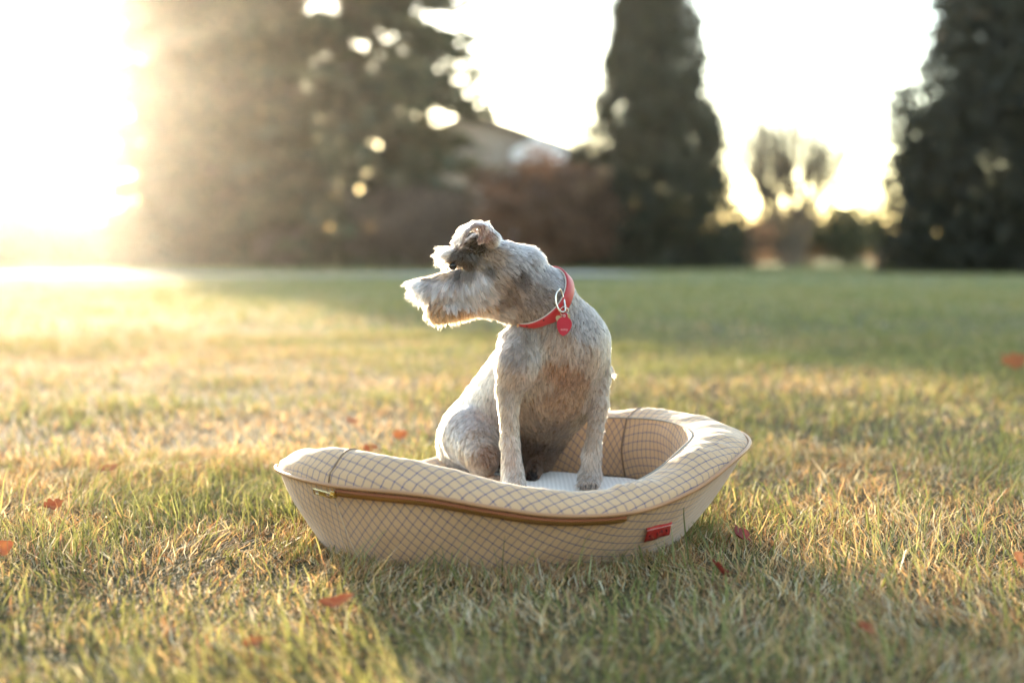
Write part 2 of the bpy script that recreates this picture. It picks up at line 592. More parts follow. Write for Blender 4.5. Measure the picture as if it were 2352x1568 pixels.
# slider and pull tab
c = zip_pt(ZIP0, .0092, .0090); t = (zip_pt(ZIP0 + 2, .0092, .0090) - c).normalized(); w = (zip_pt(ZIP0, .0022, .0090) - c); w = (w - w.dot(t) * t).normalized(); n = t.cross(w)
if n.dot(outward(ZIP0)) < 0: n = -n
B3 = Matrix((t, w, n)).transposed()
mb = MB(); mb.box(c - t * .001, .008, .0115, .004, B3); mb.box(c - t * .003 + n * .003, .007, .004, .004, B3)
slider = mb.build('zipper_slider', M_GOLD, zipper)
bv = slider.modifiers.new('b', 'BEVEL'); bv.width = .0009; bv.segments = 2
tl = Matrix.Rotation(math.radians(-7), 3, n) @ (-t); tw = n.cross(tl).normalized()
BT = Matrix((tl, tw, n)).transposed()
o0 = c + n * .0045 - t * .003
mb = MB()
for s in (-1, 1): mb.box(o0 + tl * .016 + tw * s * .0038, .033, .0016, .0018, BT)
mb.box(o0 + tl * .0330, .0018, .0092, .0016, BT); mb.box(o0 + tl * .0170, .013, .0068, .0014, BT); mb.box(o0 + tl * .0008, .0016, .0070, .0016, BT)
pull = mb.build('zipper_pull', M_GOLD, slider)
fc = bpy.data.curves.new('lettering', 'FONT'); fc.body = 'YKK'; fc.size = .0042; fc.extrude = .0001; fc.align_x = 'CENTER'; fc.align_y = 'CENTER'
# ('lettering' sits on the tab, reading left to right for the viewer)
M_BRASS2 = simple('engraved_gold', (.45, .27, .08), .5, .8)
fo = text_mesh('pull_lettering', fc, M_BRASS2)
xd = -tl; yd = n.cross(xd)
mw = Matrix((xd, yd, n)).transposed().to_4x4(); mw.translation = o0 + tl * .0170 + n * .0009
fo.matrix_world = mw
bpy.context.view_layer.update()
fo.parent = zipper; fo.matrix_parent_inverse = zipper.matrix_world.inverted()

# red woven label sewn on the outer wall
M_RED = simple('red_woven_label', (.42, .018, .012), .75, bump=.3, bscale=1200, var=.12, vscale=80)
M_DARKPRINT = simple('dark_label_print', (.05, .008, .01), .8)
bvh_out = None
def wall_near(u, v):
    """outer-wall point seen in direction (u, v)"""
    best = None
    for dd in np.arange(280, 345, .5):
        for tt in np.arange(.05, 1, .02):
            p = outer_pt(dd, tt); q = proj(p)
            e = (q[0] - u) ** 2 + (q[1] - v) ** 2
            if best is None or e < best[0]: best = (e, p, dd)
    return best[1], best[2]
def proj(p):
    y = p.y * ca - (p.z - CAM_H) * sa
    zz = p.y * sa + (p.z - CAM_H) * ca
    return 1176 + FPX * p.x / y, 784 - FPX * zz / y
lc = [wall_near(u, v) for u, v in ((1484, 1211), (1542, 1198), (1527, 1226), (1474, 1243))]
lp = [p + outward(d) * l for (p, d), l in zip(lc, (.0032, .0035, .0065, .0065))]
mb = MB(); nn = 8
for i in range(nn + 1):
    for k in range(5):
        a = lp[0].lerp(lp[1], i / nn); bq = lp[3].lerp(lp[2], i / nn)
        mb.v.append(a.lerp(bq, k / 4) + outward(lc[0][1]) * (.002 * math.sin(i * 1.3 + k)))
for i in range(nn):
    for k in range(4): mb.f.append((5 * i + k, 5 * i + k + 1, 5 * i + k + 6, 5 * i + k + 5))
lab = mb.build('fabric_label', M_RED, bed, True); lab['label'] = 'red woven label sewn low on the bed wall'
so = lab.modifiers.new('s', 'SOLIDIFY'); so.thickness = .0012; so.offset = 0
ld = outward(lc[1][1]); on = (lp[1] - lp[0]).cross(lp[3] - lp[0]).normalized()
if on.y > 0: on = -on
mb = MB(); mb.tube([lp[0].lerp(lp[1], k / 10) + (lp[3] - lp[0]) * .10 + on * .0022 for k in range(11)], .00035, 5); mb.build('label_stitch', simple('pink_thread', (.7, .45, .42), .8), lab)
mb = MB()
for (a, bq, s) in ((.12, .55, 1), (.16, .72, .9), (.42, .50, 1.1), (.46, .62, 1), (.58, .38, 1), (.62, .50, .8), (.78, .42, 1), (.82, .56, .8), (.52, .44, .7)):
    c_ = lp[0].lerp(lp[1], a).lerp(lp[3].lerp(lp[2], a), bq) + on * .0026
    mb.box(c_, .0024 * s, .0006, .0022 * s, Matrix.Rotation(a * 9, 3, on))
mb.build('label_print', M_DARKPRINT, lab)

# ------------------------------------------------------------------ dog: body as one continuous surface
H = .003


def R(px, Y): return px * Y / FPX


PR = []   # (a, ra, b, rb, k)


def cone(u0, v0, Y0, r0, u1, v1, Y1, r1, k=14):
    PR.append((np.array(P(u0, v0, Y0)), R(r0, Y0), np.array(P(u1, v1, Y1)), R(r1, Y1), R(k, Y0)))


def ball(u, v, Y, r, k=14): cone(u, v, Y, r, u + .01, v, Y, r, k)


# neck, chest, trunk
cone(1178, 626, 2.35, 62, 1248, 690, 2.37, 68, 20)
cone(1248, 690, 2.37, 68, 1290, 785, 2.40, 100, 26)
cone(1290, 790, 2.40, 103, 1270, 895, 2.45, 100, 26)
cone(1270, 895, 2.45, 96, 1218, 1026, 2.55, 66, 26)
cone(1262, 822, 2.45, 108, 1112, 1000, 2.60, 94, 26)
ball(1102, 1020, 2.60, 96, 26)
# right haunch, hind leg and foot
cone(1082, 1002, 2.50, 68, 1106, 1045, 2.42, 40, 20)
cone(1110, 1052, 2.41, 32, 1105, 1100, 2.47, 22, 12)
cone(1108, 1108, 2.45, 19, 1160, 1112, 2.385, 18, 10)
# left haunch and its dark foot
cone(1222, 1020, 2.60, 62, 1238, 1052, 2.50, 30, 16)
cone(1230, 1065, 2.50, 18, 1222, 1092, 2.44, 15, 10)
# right fore leg
cone(1205, 800, 2.37, 62, 1190, 840, 2.335, 50, 20)
cone(1190, 840, 2.335, 48, 1170, 892, 2.335, 31, 16)
cone(1170, 892, 2.335, 30, 1168, 935, 2.325, 23, 9)
cone(1168, 935, 2.325, 22, 1171, 1015, 2.31, 21, 7)
cone(1171, 1015, 2.31, 21, 1177, 1078, 2.30, 24, 7)
cone(1177, 1084, 2.30, 24, 1184, 1122, 2.28, 26, 7)
for du in (-17, -6, 6, 17): ball(1185 + du, 1130, 2.262 - .004 * (abs(du) < 10), 9.5, 3)
# left fore leg
cone(1355, 785, 2.42, 44, 1370, 860, 2.43, 32, 20)
cone(1370, 860, 2.43, 30, 1376, 925, 2.415, 22, 12)
cone(1376, 925, 2.415, 21, 1368, 985, 2.40, 17, 8)
cone(1368, 985, 2.40, 17, 1360, 1035, 2.39, 20, 7)
cone(1360, 1035, 2.39, 20, 1357, 1082, 2.385, 21, 7)
cone(1357, 1084, 2.385, 22, 1352, 1104, 2.37, 24, 7)
for du in (-18, -6, 6, 17): ball(1351 + du, 1112, 2.350 - .004 * (abs(du) < 10), 9.5, 3)
# little tufts of skin at the elbows
cone(1400, 846, 2.44, 8, 1411, 858, 2.44, 3.5, 5)
cone(1156, 880, 2.36, 9, 1147, 897, 2.36, 4, 5)
# tail stub behind
cone(1075, 1040, 2.66, 20, 1062, 1010, 2.71, 12, 10)
# head
cone(1152, 606, 2.335, 52, 1112, 612, 2.335, 47, 18)
ball(1122, 652, 2.33, 52, 18)
cone(1098, 652, 2.335, 44, 994, 668, 2.358, 30, 12)
ball(972, 664, 2.365, 20, 10)
cone(1110, 690, 2.338, 32, 1004, 717, 2.352, 23, 12)
cone(1130, 690, 2.34, 36, 1176, 700, 2.36, 40, 16)
ball(1212, 605, 2.35, 36, 16)
cone(1072, 592, 2.31, 24, 1034, 588, 2.304, 16, 8)
cone(1066, 590, 2.365, 24, 1028, 587, 2.370, 17, 8)
# forehead dome under the ear
cone(1070, 578, 2.335, 22, 1102, 562, 2.335, 27, 10)
# near ear: stalk
cone(1128, 548, 2.305, 20, 1108, 524, 2.300, 13, 10)
cone(1120, 546, 2.385, 18, 1100, 526, 2.388, 11, 10)
TRI = []


def sheet(pts, tris, r, k):
    q = [np.array(P(*p)) for p in pts]
    for t_ in tris: TRI.append((q[t_[0]], q[t_[1]], q[t_[2]], R(r, 2.3), R(k, 2.3)))


EAR = [(1112, 520, 2.283), (1072, 533, 2.270), (1060, 560, 2.282), (1104, 512, 2.330), (1064, 524, 2.335), (1041, 556, 2.322), (1047, 570, 2.298), (1090, 516, 2.275), (1084, 513, 2.334)]
sheet(EAR, ((0, 7, 3), (7, 8, 3), (7, 1, 4), (7, 4, 8), (1, 2, 5), (1, 5, 4), (2, 6, 5)), 4.2, 4)
sheet([(1100, 556, 2.278), (1112, 520, 2.283), (1136, 540, 2.33), (1118, 514, 2.325)], ((0, 1, 2), (1, 3, 2)), 5, 6)
FAR_EAR = [(1100, 522, 2.41), (1062, 534, 2.42), (1052, 556, 2.41), (1098, 516, 2.365), (1058, 528, 2.36), (1044, 552, 2.37), (1046, 562, 2.39)]
sheet(FAR_EAR, ((0, 1, 3), (1, 4, 3), (1, 2, 4), (2, 5, 4), (2, 6, 5)), 4.2, 4)

allp = np.array([p for t_ in PR for p in (t_[0] - t_[1], t_[0] + t_[1], t_[2] - t_[3], t_[2] + t_[3])])
lo = allp.min(0) - .015; hi = allp.max(0) + .015
lo[2] = FLOOR_Z - .02
dims = np.ceil((hi - lo) / H).astype(int) + 1
AX = [lo[i] + H * np.arange(dims[i]) for i in range(3)]
D = np.full(dims, .3, dtype=np.float32)


def sub(pmin, pmax, mg):
    sl = []
    for i in range(3):
        a = max(0, int((pmin[i] - mg - lo[i]) / H)); b_ = min(dims[i], int((pmax[i] + mg - lo[i]) / H) + 2)
        sl.append(slice(a, b_))
    return tuple(sl), np.meshgrid(AX[0][sl[0]], AX[1][sl[1]], AX[2][sl[2]], indexing='ij')


def smin(a, b_, k):
    h = np.clip(.5 + .5 * (b_ - a) / k, 0, 1)
    return b_ + (a - b_) * h - k * h * (1 - h)


for (a, ra, b_, rb, k) in PR:
    r = max(ra, rb)
    sl, (X, Y_, Z) = sub(np.minimum(a, b_) - r, np.maximum(a, b_) + r, 4 * k + .012)
    ab = b_ - a; L2 = max(1e-12, ab.dot(ab))
    t_ = np.clip(((X - a[0]) * ab[0] + (Y_ - a[1]) * ab[1] + (Z - a[2]) * ab[2]) / L2, 0, 1)
    d_ = np.sqrt((X - a[0] - ab[0] * t_) ** 2 + (Y_ - a[1] - ab[1] * t_) ** 2 + (Z - a[2] - ab[2] * t_) ** 2) - (ra + (rb - ra) * t_)
    D[sl] = smin(D[sl], d_.astype(np.float32), k)


def tri_dist(X, Y_, Z, a, b_, c):
    p = np.stack([X, Y_, Z], -1)
    def seg(a, b_):
        ab = b_ - a; t_ = np.clip((p - a) @ ab / ab.dot(ab), 0, 1)
        return ((p - a - t_[..., None] * ab) ** 2).sum(-1)
    n_ = np.cross(b_ - a, c - a); n_ /= np.linalg.norm(n_)
    ins = ((np.cross(b_ - a, n_) @ np.zeros(3)) == 1)
    s1 = (p - a) @ np.cross(n_, b_ - a); s2 = (p - b_) @ np.cross(n_, c - b_); s3 = (p - c) @ np.cross(n_, a - c)
    inside = (s1 >= 0) & (s2 >= 0) & (s3 >= 0)
    dd = np.minimum(np.minimum(seg(a, b_), seg(b_, c)), seg(c, a))
    return np.sqrt(np.where(inside, ((p - a) @ n_) ** 2, dd))


for (a, b_, c, r, k) in TRI:
    sl, (X, Y_, Z) = sub(np.minimum(np.minimum(a, b_), c) - r, np.maximum(np.maximum(a, b_), c) + r, 4 * k + .01)
    d_ = tri_dist(X, Y_, Z, a, b_, c) - r
    D[sl] = smin(D[sl], d_.astype(np.float32), k)
# eye sockets pressed in
for e in ((1041, 609, 2.300, 9), (1036, 607, 2.378, 9)):
    a = np.array(P(*e[:3])); r = R(e[3], e[2])
    sl, (X, Y_, Z) = sub(a - r, a + r, .02)
    d_ = np.sqrt((X - a[0]) ** 2 + (Y_ - a[1]) ** 2 + (Z - a[2]) ** 2) - r
    D[sl] = -smin(-D[sl], d_.astype(np.float32), .004)
# flattened where it rests on the cushion
Zf = (FLOOR_Z - .002) - AX[2]
D = np.maximum(D, Zf[None, None, :].astype(np.float32))


def surface_nets(D, lo, h):
    ins = D < 0
    nx, ny, nz = D.shape
    cnt = np.zeros((nx - 1, ny - 1, nz - 1), np.int32); acc = np.zeros((nx - 1, ny - 1, nz - 1, 3), np.float32)
    edges = []
    for ax in range(3):
        o1, o2 = [i for i in range(3) if i != ax]
        for i in (0, 1):
            for j in (0, 1):
                s = [0, 0, 0]; s[o1] = i; s[o2] = j; e = list(s); e[ax] = 1
                edges.append((tuple(s), tuple(e), ax))
    def cs(A, o): return A[o[0]:nx - 1 + o[0], o[1]:ny - 1 + o[1], o[2]:nz - 1 + o[2]]
    for s, e, ax in edges:
        a = cs(D, s); b_ = cs(D, e); x = (a < 0) != (b_ < 0)
        t_ = np.where(x, a / np.where(x, a - b_, 1), 0)
        cnt += x
        for i in range(3):
            acc[..., i] += np.where(x, s[i] + (t_ if i == ax else 0), 0)
    act = cnt > 0
    vid = np.full(act.shape, -1, np.int64); vid[act] = np.arange(act.sum())
    ci = np.argwhere(act)
    verts = lo + h * (ci + acc[act] / cnt[act][:, None])
    quads = []
    for ax in range(3):
        o1, o2 = [(1, 2), (2, 0), (0, 1)][ax]
        a = np.take(ins, range(0, D.shape[ax] - 1), ax); b_ = np.take(ins, range(1, D.shape[ax]), ax)
        E = np.argwhere(a != b_)
        E = E[(E[:, o1] > 0) & (E[:, o2] > 0) & (E[:, o1] < D.shape[o1] - 1) & (E[:, o2] < D.shape[o2] - 1)]
        fl = a[tuple(E.T)]
        def vv(d1, d2):
            q = E.copy(); q[:, o1] -= d1; q[:, o2] -= d2
            return vid[tuple(q.T)]
        q = np.stack([vv(1, 1), vv(0, 1), vv(0, 0), vv(1, 0)], -1)
        q[~fl] = q[~fl][:, ::-1]
        quads.append(q)
    return verts, np.concatenate(quads)


bv_, bq_ = surface_nets(D, lo, H)
# two rounds of smoothing
for _ in range(3):
    s = np.zeros_like(bv_); c_ = np.zeros(len(bv_))
    for i in range(4):
        a, b_ = bq_[:, i], bq_[:, (i + 1) % 4]
        np.add.at(s, a, bv_[b_]); np.add.at(s, b_, bv_[a]); np.add.at(c_, a, 1); np.add.at(c_, b_, 1)
    bv_ = bv_ * .5 + .5 * s / c_[:, None]


# colouring and coat direction from a set of guide spots: (u, v, Y, flow(du,dv,dY), length mm, lift, rgb, radius px)
GD = [
    # muzzle brush and beard
    (955, 655, 2.36, (-1, .15, .1), 23, .35, (.92, .88, .84), 26),
    (962, 690, 2.36, (-.75, .65, .1), 18, .3, (.92, .88, .84), 24),
    (1000, 638, 2.35, (-.8, .3, -.1), 14, .4, (.34, .26, .19), 24),
    (1000, 668, 2.34, (-.35, .9, -.1), 20, .32, (.86, .82, .80), 26),
    (1040, 674, 2.32, (-.12, 1, -.1), 20, .32, (.88, .85, .84), 28),
    (1080, 672, 2.31, (.15, 1, -.1), 17, .28, (.86, .83, .81), 26),
    (1105, 650, 2.30, (.55, .8, 0), 17, .22, (.84, .79, .75), 22),
    (1122, 670, 2.30, (.6, .8, 0), 12, .2, (.74, .66, .58), 18),
    (1045, 640, 2.31, (-.1, 1, -.1), 14, .25, (.26, .21, .17), 21),
    (1070, 632, 2.30, (.2, 1, -.1), 12, .22, (.26, .21, .17), 20),
    (1022, 628, 2.33, (-.6, .6, -.1), 13, .4, (.55, .42, .30), 13),
    # lower jaw
    (1010, 722, 2.345, (-.3, .9, 0), 13, .45, (.66, .45, .27), 26),
    (1060, 726, 2.335, (.0, 1, 0), 11, .35, (.56, .38, .23), 26),
    (1110, 712, 2.33, (.5, .8, 0), 10, .3, (.60, .46, .33), 22),
    # brows, eye, forehead
    (1030, 588, 2.31, (-.9, .45, -.1), 18, .3, (.90, .85, .78), 13),
    (1030, 588, 2.37, (-.9, .4, .1), 18, .3, (.90, .85, .78), 13),
    (1055, 600, 2.30, (-.5, .4, -.1), 8, .3, (.22, .18, .14), 15),
    (1078, 600, 2.295, (.3, .8, 0), 8, .25, (.20, .17, .13), 18),
    (1080, 570, 2.31, (-.5, .5, -.2), 7, .35, (.26, .22, .17), 16),
    (1105, 610, 2.29, (.7, .7, 0), 9, .25, (.42, .35, .27), 18),
    (1122, 625, 2.285, (.5, .8, 0), 9, .25, (.24, .20, .15), 19),
    (1060, 562, 2.345, (-.6, -.1, 0), 7, .4, (.60, .55, .50), 16),
    # ears
    (1060, 545, 2.30, (-.5, .85, 0), 4.5, .2, (.66, .60, .58), 18),
    (1060, 545, 2.39, (-.5, .85, 0), 4.5, .2, (.66, .60, .58), 16),
    (1105, 512, 2.30, (.3, -.2, -.3), 4.5, .3, (.66, .60, .58), 16),
    (1116, 540, 2.28, (.4, .8, 0), 5, .2, (.52, .38, .32), 13),
    (1135, 525, 2.33, (.9, .4, 0), 6, .3, (.74, .69, .66), 16),
    # skull, neck
    (1165, 555, 2.33, (.9, .3, 0), 8, .3, (.66, .62, .59), 26),
    (1150, 590, 2.285, (.6, .8, 0), 9, .25, (.58, .46, .35), 24),
    (1210, 575, 2.34, (.8, .5, 0), 11, .35, (.66, .63, .61), 26),
    (1180, 610, 2.29, (.8, .6, 0), 10, .28, (.52, .48, .45), 24),
    (1150, 655, 2.29, (.7, .7, 0), 9, .22, (.55, .44, .34), 26),
    (1200, 645, 2.30, (.7, .7, 0), 8, .2, (.34, .28, .24), 22),
    (1240, 620, 2.31, (.7, .7, 0), 9, .25, (.56, .52, .49), 26),
    (1275, 610, 2.34, (.6, .8, 0), 9, .3, (.62, .59, .57), 26),
    (1180, 690, 2.31, (.7, .6, 0), 9, .22, (.44, .36, .29), 26),
    (1225, 690, 2.31, (.7, .6, 0), 8, .2, (.42, .36, .31), 26),
    (1165, 722, 2.34, (.6, .8, 0), 14, .35, (.62, .52, .42), 18),
    # chest
    (1230, 745, 2.32, (-.1, 1, 0), 9, .22, (.50, .44, .37), 34),
    (1340, 740, 2.35, (.25, 1, 0), 8, .18, (.54, .50, .47), 38),
    (1385, 780, 2.39, (.2, 1, 0), 8, .2, (.60, .57, .54), 30),
    (1290, 800, 2.31, (.05, 1, 0), 10, .25, (.66, .54, .43), 34),
    (1240, 820, 2.31, (-.2, 1, 0), 10, .25, (.62, .55, .46), 28),
    (1340, 830, 2.33, (.1, 1, 0), 9, .22, (.62, .53, .45), 30),
    (1265, 855, 2.33, (.1, 1, 0), 9, .25, (.54, .38, .26), 26),
    (1310, 860, 2.34, (.0, 1, 0), 9, .25, (.52, .36, .25), 28),
    (1240, 890, 2.34, (-.1, 1, 0), 10, .25, (.56, .47, .37), 28),
    (1290, 920, 2.37, (.0, 1, 0), 9, .22, (.54, .40, .28), 32),
    (1255, 985, 2.42, (-.15, 1, .1), 8, .2, (.36, .27, .19), 40),
    (1225, 1050, 2.46, (-.2, 1, .1), 8, .2, (.28, .20, .14), 34),
    (1320, 950, 2.43, (-.3, 1, .1), 8, .22, (.50, .40, .28), 26),
    # shoulders and legs
    (1180, 820, 2.29, (-.15, 1, 0), 9, .2, (.56, .50, .44), 30),
    (1165, 770, 2.34, (-.3, 1, 0), 9, .25, (.66, .62, .58), 26),
    (1170, 890, 2.30, (.0, 1, 0), 9, .2, (.60, .53, .44), 26),
    (1168, 960, 2.30, (.0, 1, 0), 9, .2, (.64, .55, .44), 28),
    (1172, 1040, 2.29, (.0, 1, 0), 9, .2, (.72, .64, .55), 28),
    (1182, 1110, 2.26, (.0, 1, -.3), 8, .25, (.74, .67, .58), 28),
    (1385, 850, 2.41, (.1, 1, 0), 9, .2, (.54, .49, .44), 26),
    (1378, 930, 2.40, (-.05, 1, 0), 9, .2, (.58, .50, .42), 24),
    (1364, 1000, 2.38, (-.1, 1, 0), 9, .22, (.64, .55, .45), 24),
    (1356, 1060, 2.37, (.0, 1, 0), 11, .28, (.72, .63, .53), 24),
    (1352, 1108, 2.35, (.0, 1, -.3), 8, .3, (.66, .60, .53), 22),
    # back, flank, haunch
    (1140, 830, 2.42, (-.5, .8, .1), 9, .25, (.76, .73, .71), 34),
    (1090, 900, 2.48, (-.5, .8, .1), 9, .25, (.76, .74, .72), 38),
    (1110, 950, 2.45, (-.3, .9, 0), 9, .22, (.66, .62, .59), 36),
    (1030, 980, 2.54, (-.3, 1, .1), 9, .25, (.78, .75, .72), 38),
    (1055, 1000, 2.47, (-.15, 1, 0), 9, .22, (.66, .62, .58), 32),
    (1100, 1010, 2.42, (.1, 1, 0), 9, .22, (.58, .50, .42), 28),
    (1090, 1060, 2.42, (.1, 1, 0), 9, .22, (.50, .40, .31), 28),
    (1130, 1040, 2.40, (.2, 1, 0), 8, .22, (.40, .29, .22), 20),
    (1010, 1040, 2.58, (-.1, 1, .1), 9, .25, (.76, .72, .68), 34),
    (1222, 1092, 2.43, (0, .5, -.8), 6, .25, (.08, .06, .05), 16),
]
gp = np.array([P(*g[:3]) for g in GD]); gs = np.array([R(g[7], g[2]) for g in GD])
gfl = np.array([(g[3][0], g[3][2], -g[3][1]) for g in GD], float); gfl /= np.linalg.norm(gfl, axis=1)[:, None]
glen = np.array([g[4] * .001 for g in GD]); glift = np.array([g[5] for g in GD]); gcol = np.array([g[6] for g in GD]) ** 1.55 * .95 * np.array((1.06, .97, .94))
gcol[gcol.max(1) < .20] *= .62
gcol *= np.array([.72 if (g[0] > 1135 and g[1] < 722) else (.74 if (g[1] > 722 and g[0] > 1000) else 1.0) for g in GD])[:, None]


def guide(p):
    out = [np.empty((len(p), 3)), np.empty(len(p)), np.empty(len(p)), np.empty((len(p), 3))]
    for i in range(0, len(p), 20000):
        q = p[i:i + 20000]
        d2 = ((q[:, None, :] - gp[None]) ** 2).sum(-1)
        e = d2 / (2 * (gs * .42) ** 2)[None]
        e -= e.min(1)[:, None]
        w = np.exp(-e); w /= w.sum(1)[:, None]
        out[0][i:i + 20000] = w @ gfl; out[1][i:i + 20000] = w @ glen; out[2][i:i + 20000] = w @ glift; out[3][i:i + 20000] = w @ gcol
    return out


_, _, _, bc_ = guide(bv_)
m, N, L, b = mat_base('dog_skin')
at = N.new('ShaderNodeAttribute'); at.attribute_name = 'tint'
hs = N.new('ShaderNodeHueSaturation'); hs.inputs['Value'].default_value = .62; hs.inputs['Saturation'].default_value = 1.1
L.new(at.outputs['Color'], hs.inputs['Color']); L.new(hs.outputs[0], b.inputs['Base Color'])
b.inputs['Roughness'].default_value = .8; b.inputs['Specular IOR Level'].default_value = .15
M_SKIN = m
dog_base = P(1270, 1105, 2.42); dog_base.z = FLOOR_Z
dog = empty('dog', dog_base)
tag(dog, 'clipped grey and white schnauzer sitting in the bed, head turned to the left', 'dog')
body_me = mesh_np('dog_body', bv_, bq_, True, None, bc_)
body = link('body', body_me, dog, M_SKIN)
bvh = BVHTree.FromPolygons([tuple(v) for v in bv_], [tuple(int(i) for i in q) for q in bq_])

# collar path: ring of points on the neck
CC = (np.array(P(1187, 737, 2.36)) + np.array(P(1300, 622, 2.36))) / 2
e1 = Vector(P(1300, 622, 2.36)) - Vector(P(1187, 737, 2.36)); e1.normalize()
e2 = Vector((.030, -.056, -.026)); e2 = (e2 - e2.dot(e1) * e1).normalized()
cn = e1.cross(e2).normalized()
if cn.z > 0: cn = -cn            # pointing down the neck
CCv = Vector(CC) + Vector((0, .012, 0))


def neck_r(ang, off):
    dr = e1 * math.cos(ang) + e2 * math.sin(ang)
    o = CCv + cn * off
    h_ = bvh.ray_cast(o, dr, .2)
    return (h_[3] if h_[0] is not None else .055), dr, o


# ---- fur
tri = np.concatenate([bq_[:, [0, 1, 2]], bq_[:, [0, 2, 3]]])
A, B_, C_ = bv_[tri[:, 0]], bv_[tri[:, 1]], bv_[tri[:, 2]]
fn_ = np.cross(B_ - A, C_ - A); area = np.linalg.norm(fn_, axis=1) * .5
vn = np.zeros_like(bv_)
for i in range(3): np.add.at(vn, tri[:, i], fn_)
vn /= np.maximum(1e-12, np.linalg.norm(vn, axis=1))[:, None]


def grow(name, n, keep, width, parent, mat, npts=6, lscale=1.0, clump=0.0, seed=1, jit=.25, tipcol=1.08, lock=12, lkv=(.66, 1.25), strays=.12):
    lk = 1.0
    g = np.random.default_rng(seed)
    ti = g.choice(len(tri), n, p=area / area.sum())
    r1 = np.sqrt(g.random(n)); r2 = g.random(n)
    w = np.stack([1 - r1, r1 * (1 - r2), r1 * r2], -1)
    root = (bv_[tri[ti]] * w[..., None]).sum(1); nor = (vn[tri[ti]] * w[..., None]).sum(1)
    nor /= np.maximum(1e-9, np.linalg.norm(nor, axis=1))[:, None]
    fl, le, li, co = guide(root)
    k = keep(root, nor, le)
    root, nor, fl, le, li, co = root[k], nor[k], fl[k], le[k], li[k], co[k]
    n = len(root)
    # coherent swirls + fine disorder
    sw = np.stack([vnoise(root[:, 0] + root[:, 1] * .7, root[:, 2], 42, 1), vnoise(root[:, 0], root[:, 2] + root[:, 1], 42, 2), vnoise(root[:, 1] + root[:, 0], root[:, 2], 42, 4)], -1)
    sw2 = np.stack([vnoise(root[:, 0] + root[:, 1] * .7, root[:, 2], 130, 5), vnoise(root[:, 0], root[:, 2] + root[:, 1], 130, 6), vnoise(root[:, 1] + root[:, 0], root[:, 2], 130, 7)], -1)
    fl = fl + sw * .35 + sw2 * .30 + g.normal(0, jit, (n, 3))
    fl -= (fl * nor).sum(1)[:, None] * nor
    fl /= np.maximum(1e-9, np.linalg.norm(fl, axis=1))[:, None]
    dirv = fl * (1 - li[:, None]) + nor * li[:, None] * (1 + .3 * g.normal(0, 1, (n, 1)))
    dirv /= np.linalg.norm(dirv, axis=1)[:, None]
    le = le * lscale * g.uniform(.65, 1.15, n) * (1 + .2 * sw2[:, 0])
    t_ = np.linspace(0, 1, npts)
    bend = (fl * .5 - nor * .18 + np.array([0, 0, -.18]))
    pts = root[:, None, :] + dirv[:, None, :] * (le[:, None] * t_)[..., None] + bend[:, None, :] * (le[:, None] * .55 * t_ ** 2)[..., None]
    wav = g.normal(0, 1, (n, 3)); 
    pts += wav[:, None, :] * (le[:, None] * .05 * np.sin(t_ * 5 + g.uniform(0, 6, (n, 1))) * t_)[..., None]
    if clump:
        # gather tips of neighbours into locks round scattered seed hairs
        ns = max(50, int(n / lock))
        sid = g.choice(n, ns, replace=False)
        kd = KDTree(ns)
        for q_, i_ in enumerate(sid): kd.insert(root[i_] + g.normal(0, .0006, 3), q_)
        kd.balance()
        inv = np.array([kd.find(r_)[1] for r_ in root])
        cnt = np.maximum(1, np.bincount(inv, minlength=ns))
        lk = g.uniform(lkv[0], lkv[1], ns)[inv]
        le_f = g.uniform(.75, 1.2, ns)[inv]
        pts = root[:, None, :] + (pts - root[:, None, :]) * le_f[:, None, None]
        stray = (g.random(n) > strays)
        pts = root[:, None, :] + (pts - root[:, None, :]) * np.where(stray, 1, 1.15)[:, None, None]
        for a in range(1, npts):
            mean = np.stack([np.bincount(inv, pts[:, a, i], minlength=ns) / cnt for i in range(3)], -1)
            pts[:, a] += (mean[inv] - pts[:, a]) * (clump * t_[a] ** 1.1 * stray)[:, None]
    pts[..., 2] = np.maximum(pts[..., 2], FLOOR_Z + .0008)
    hc = bpy.data.hair_curves.new(name)
    hc.add_curves([npts] * n)
    hc.attributes['position'].data.foreach_set('vector', pts.astype(np.float32).ravel())
    ra = hc.attributes.get('radius') or hc.attributes.new('radius', 'FLOAT', 'POINT')
    rad = width * (1 - .8 * t_ ** 1.5)[None] * g.uniform(.7, 1.2, (n, 1))
    ra.data.foreach_set('value', rad.astype(np.float32).ravel())
    ca_ = hc.attributes.new('tint', 'FLOAT_COLOR', 'POINT')
    # agouti hairs: some dark, some pale
    pv_ = g.random(n); f = np.where(pv_ < .16, .55, np.where(pv_ > .7, 1.18, 1.0)) * (1 + .16 * sw2[:, 1]) * (1 + .16 * sw[:, 0]) * (1 + .22 * vnoise(root[:, 0] + root[:, 1] * .6, root[:, 2] * .7, 28, 15)) * lk
    cc = np.ones((n, npts, 4), np.float32)
    cc[..., :3] = np.clip(co[:, None, :] * f[:, None, None] * np.linspace(.82, tipcol, npts)[None, :, None], 0, .96)
    ca_.data.foreach_set('color', cc.ravel())
    return link(name, hc, parent, mat)


m = bpy.data.materials.new('dog_hair'); m.use_nodes = True
N, L = m.node_tree.nodes, m.node_tree.links; N.clear()
out = N.new('ShaderNodeOutputMaterial'); hb_ = N.new('ShaderNodeBsdfHairPrincipled'); hb_.parametrization = 'COLOR'
at = N.new('ShaderNodeAttribute'); at.attribute_name = 'tint'
L.new(at.outputs['Color'], hb_.inputs['Color']); hb_.inputs['Roughness'].default_value = .42; hb_.inputs['Radial Roughness'].default_value = .55
hb_.inputs['Coat'].default_value = .0
L.new(hb_.outputs[0], out.inputs[0])
M_HAIR = m


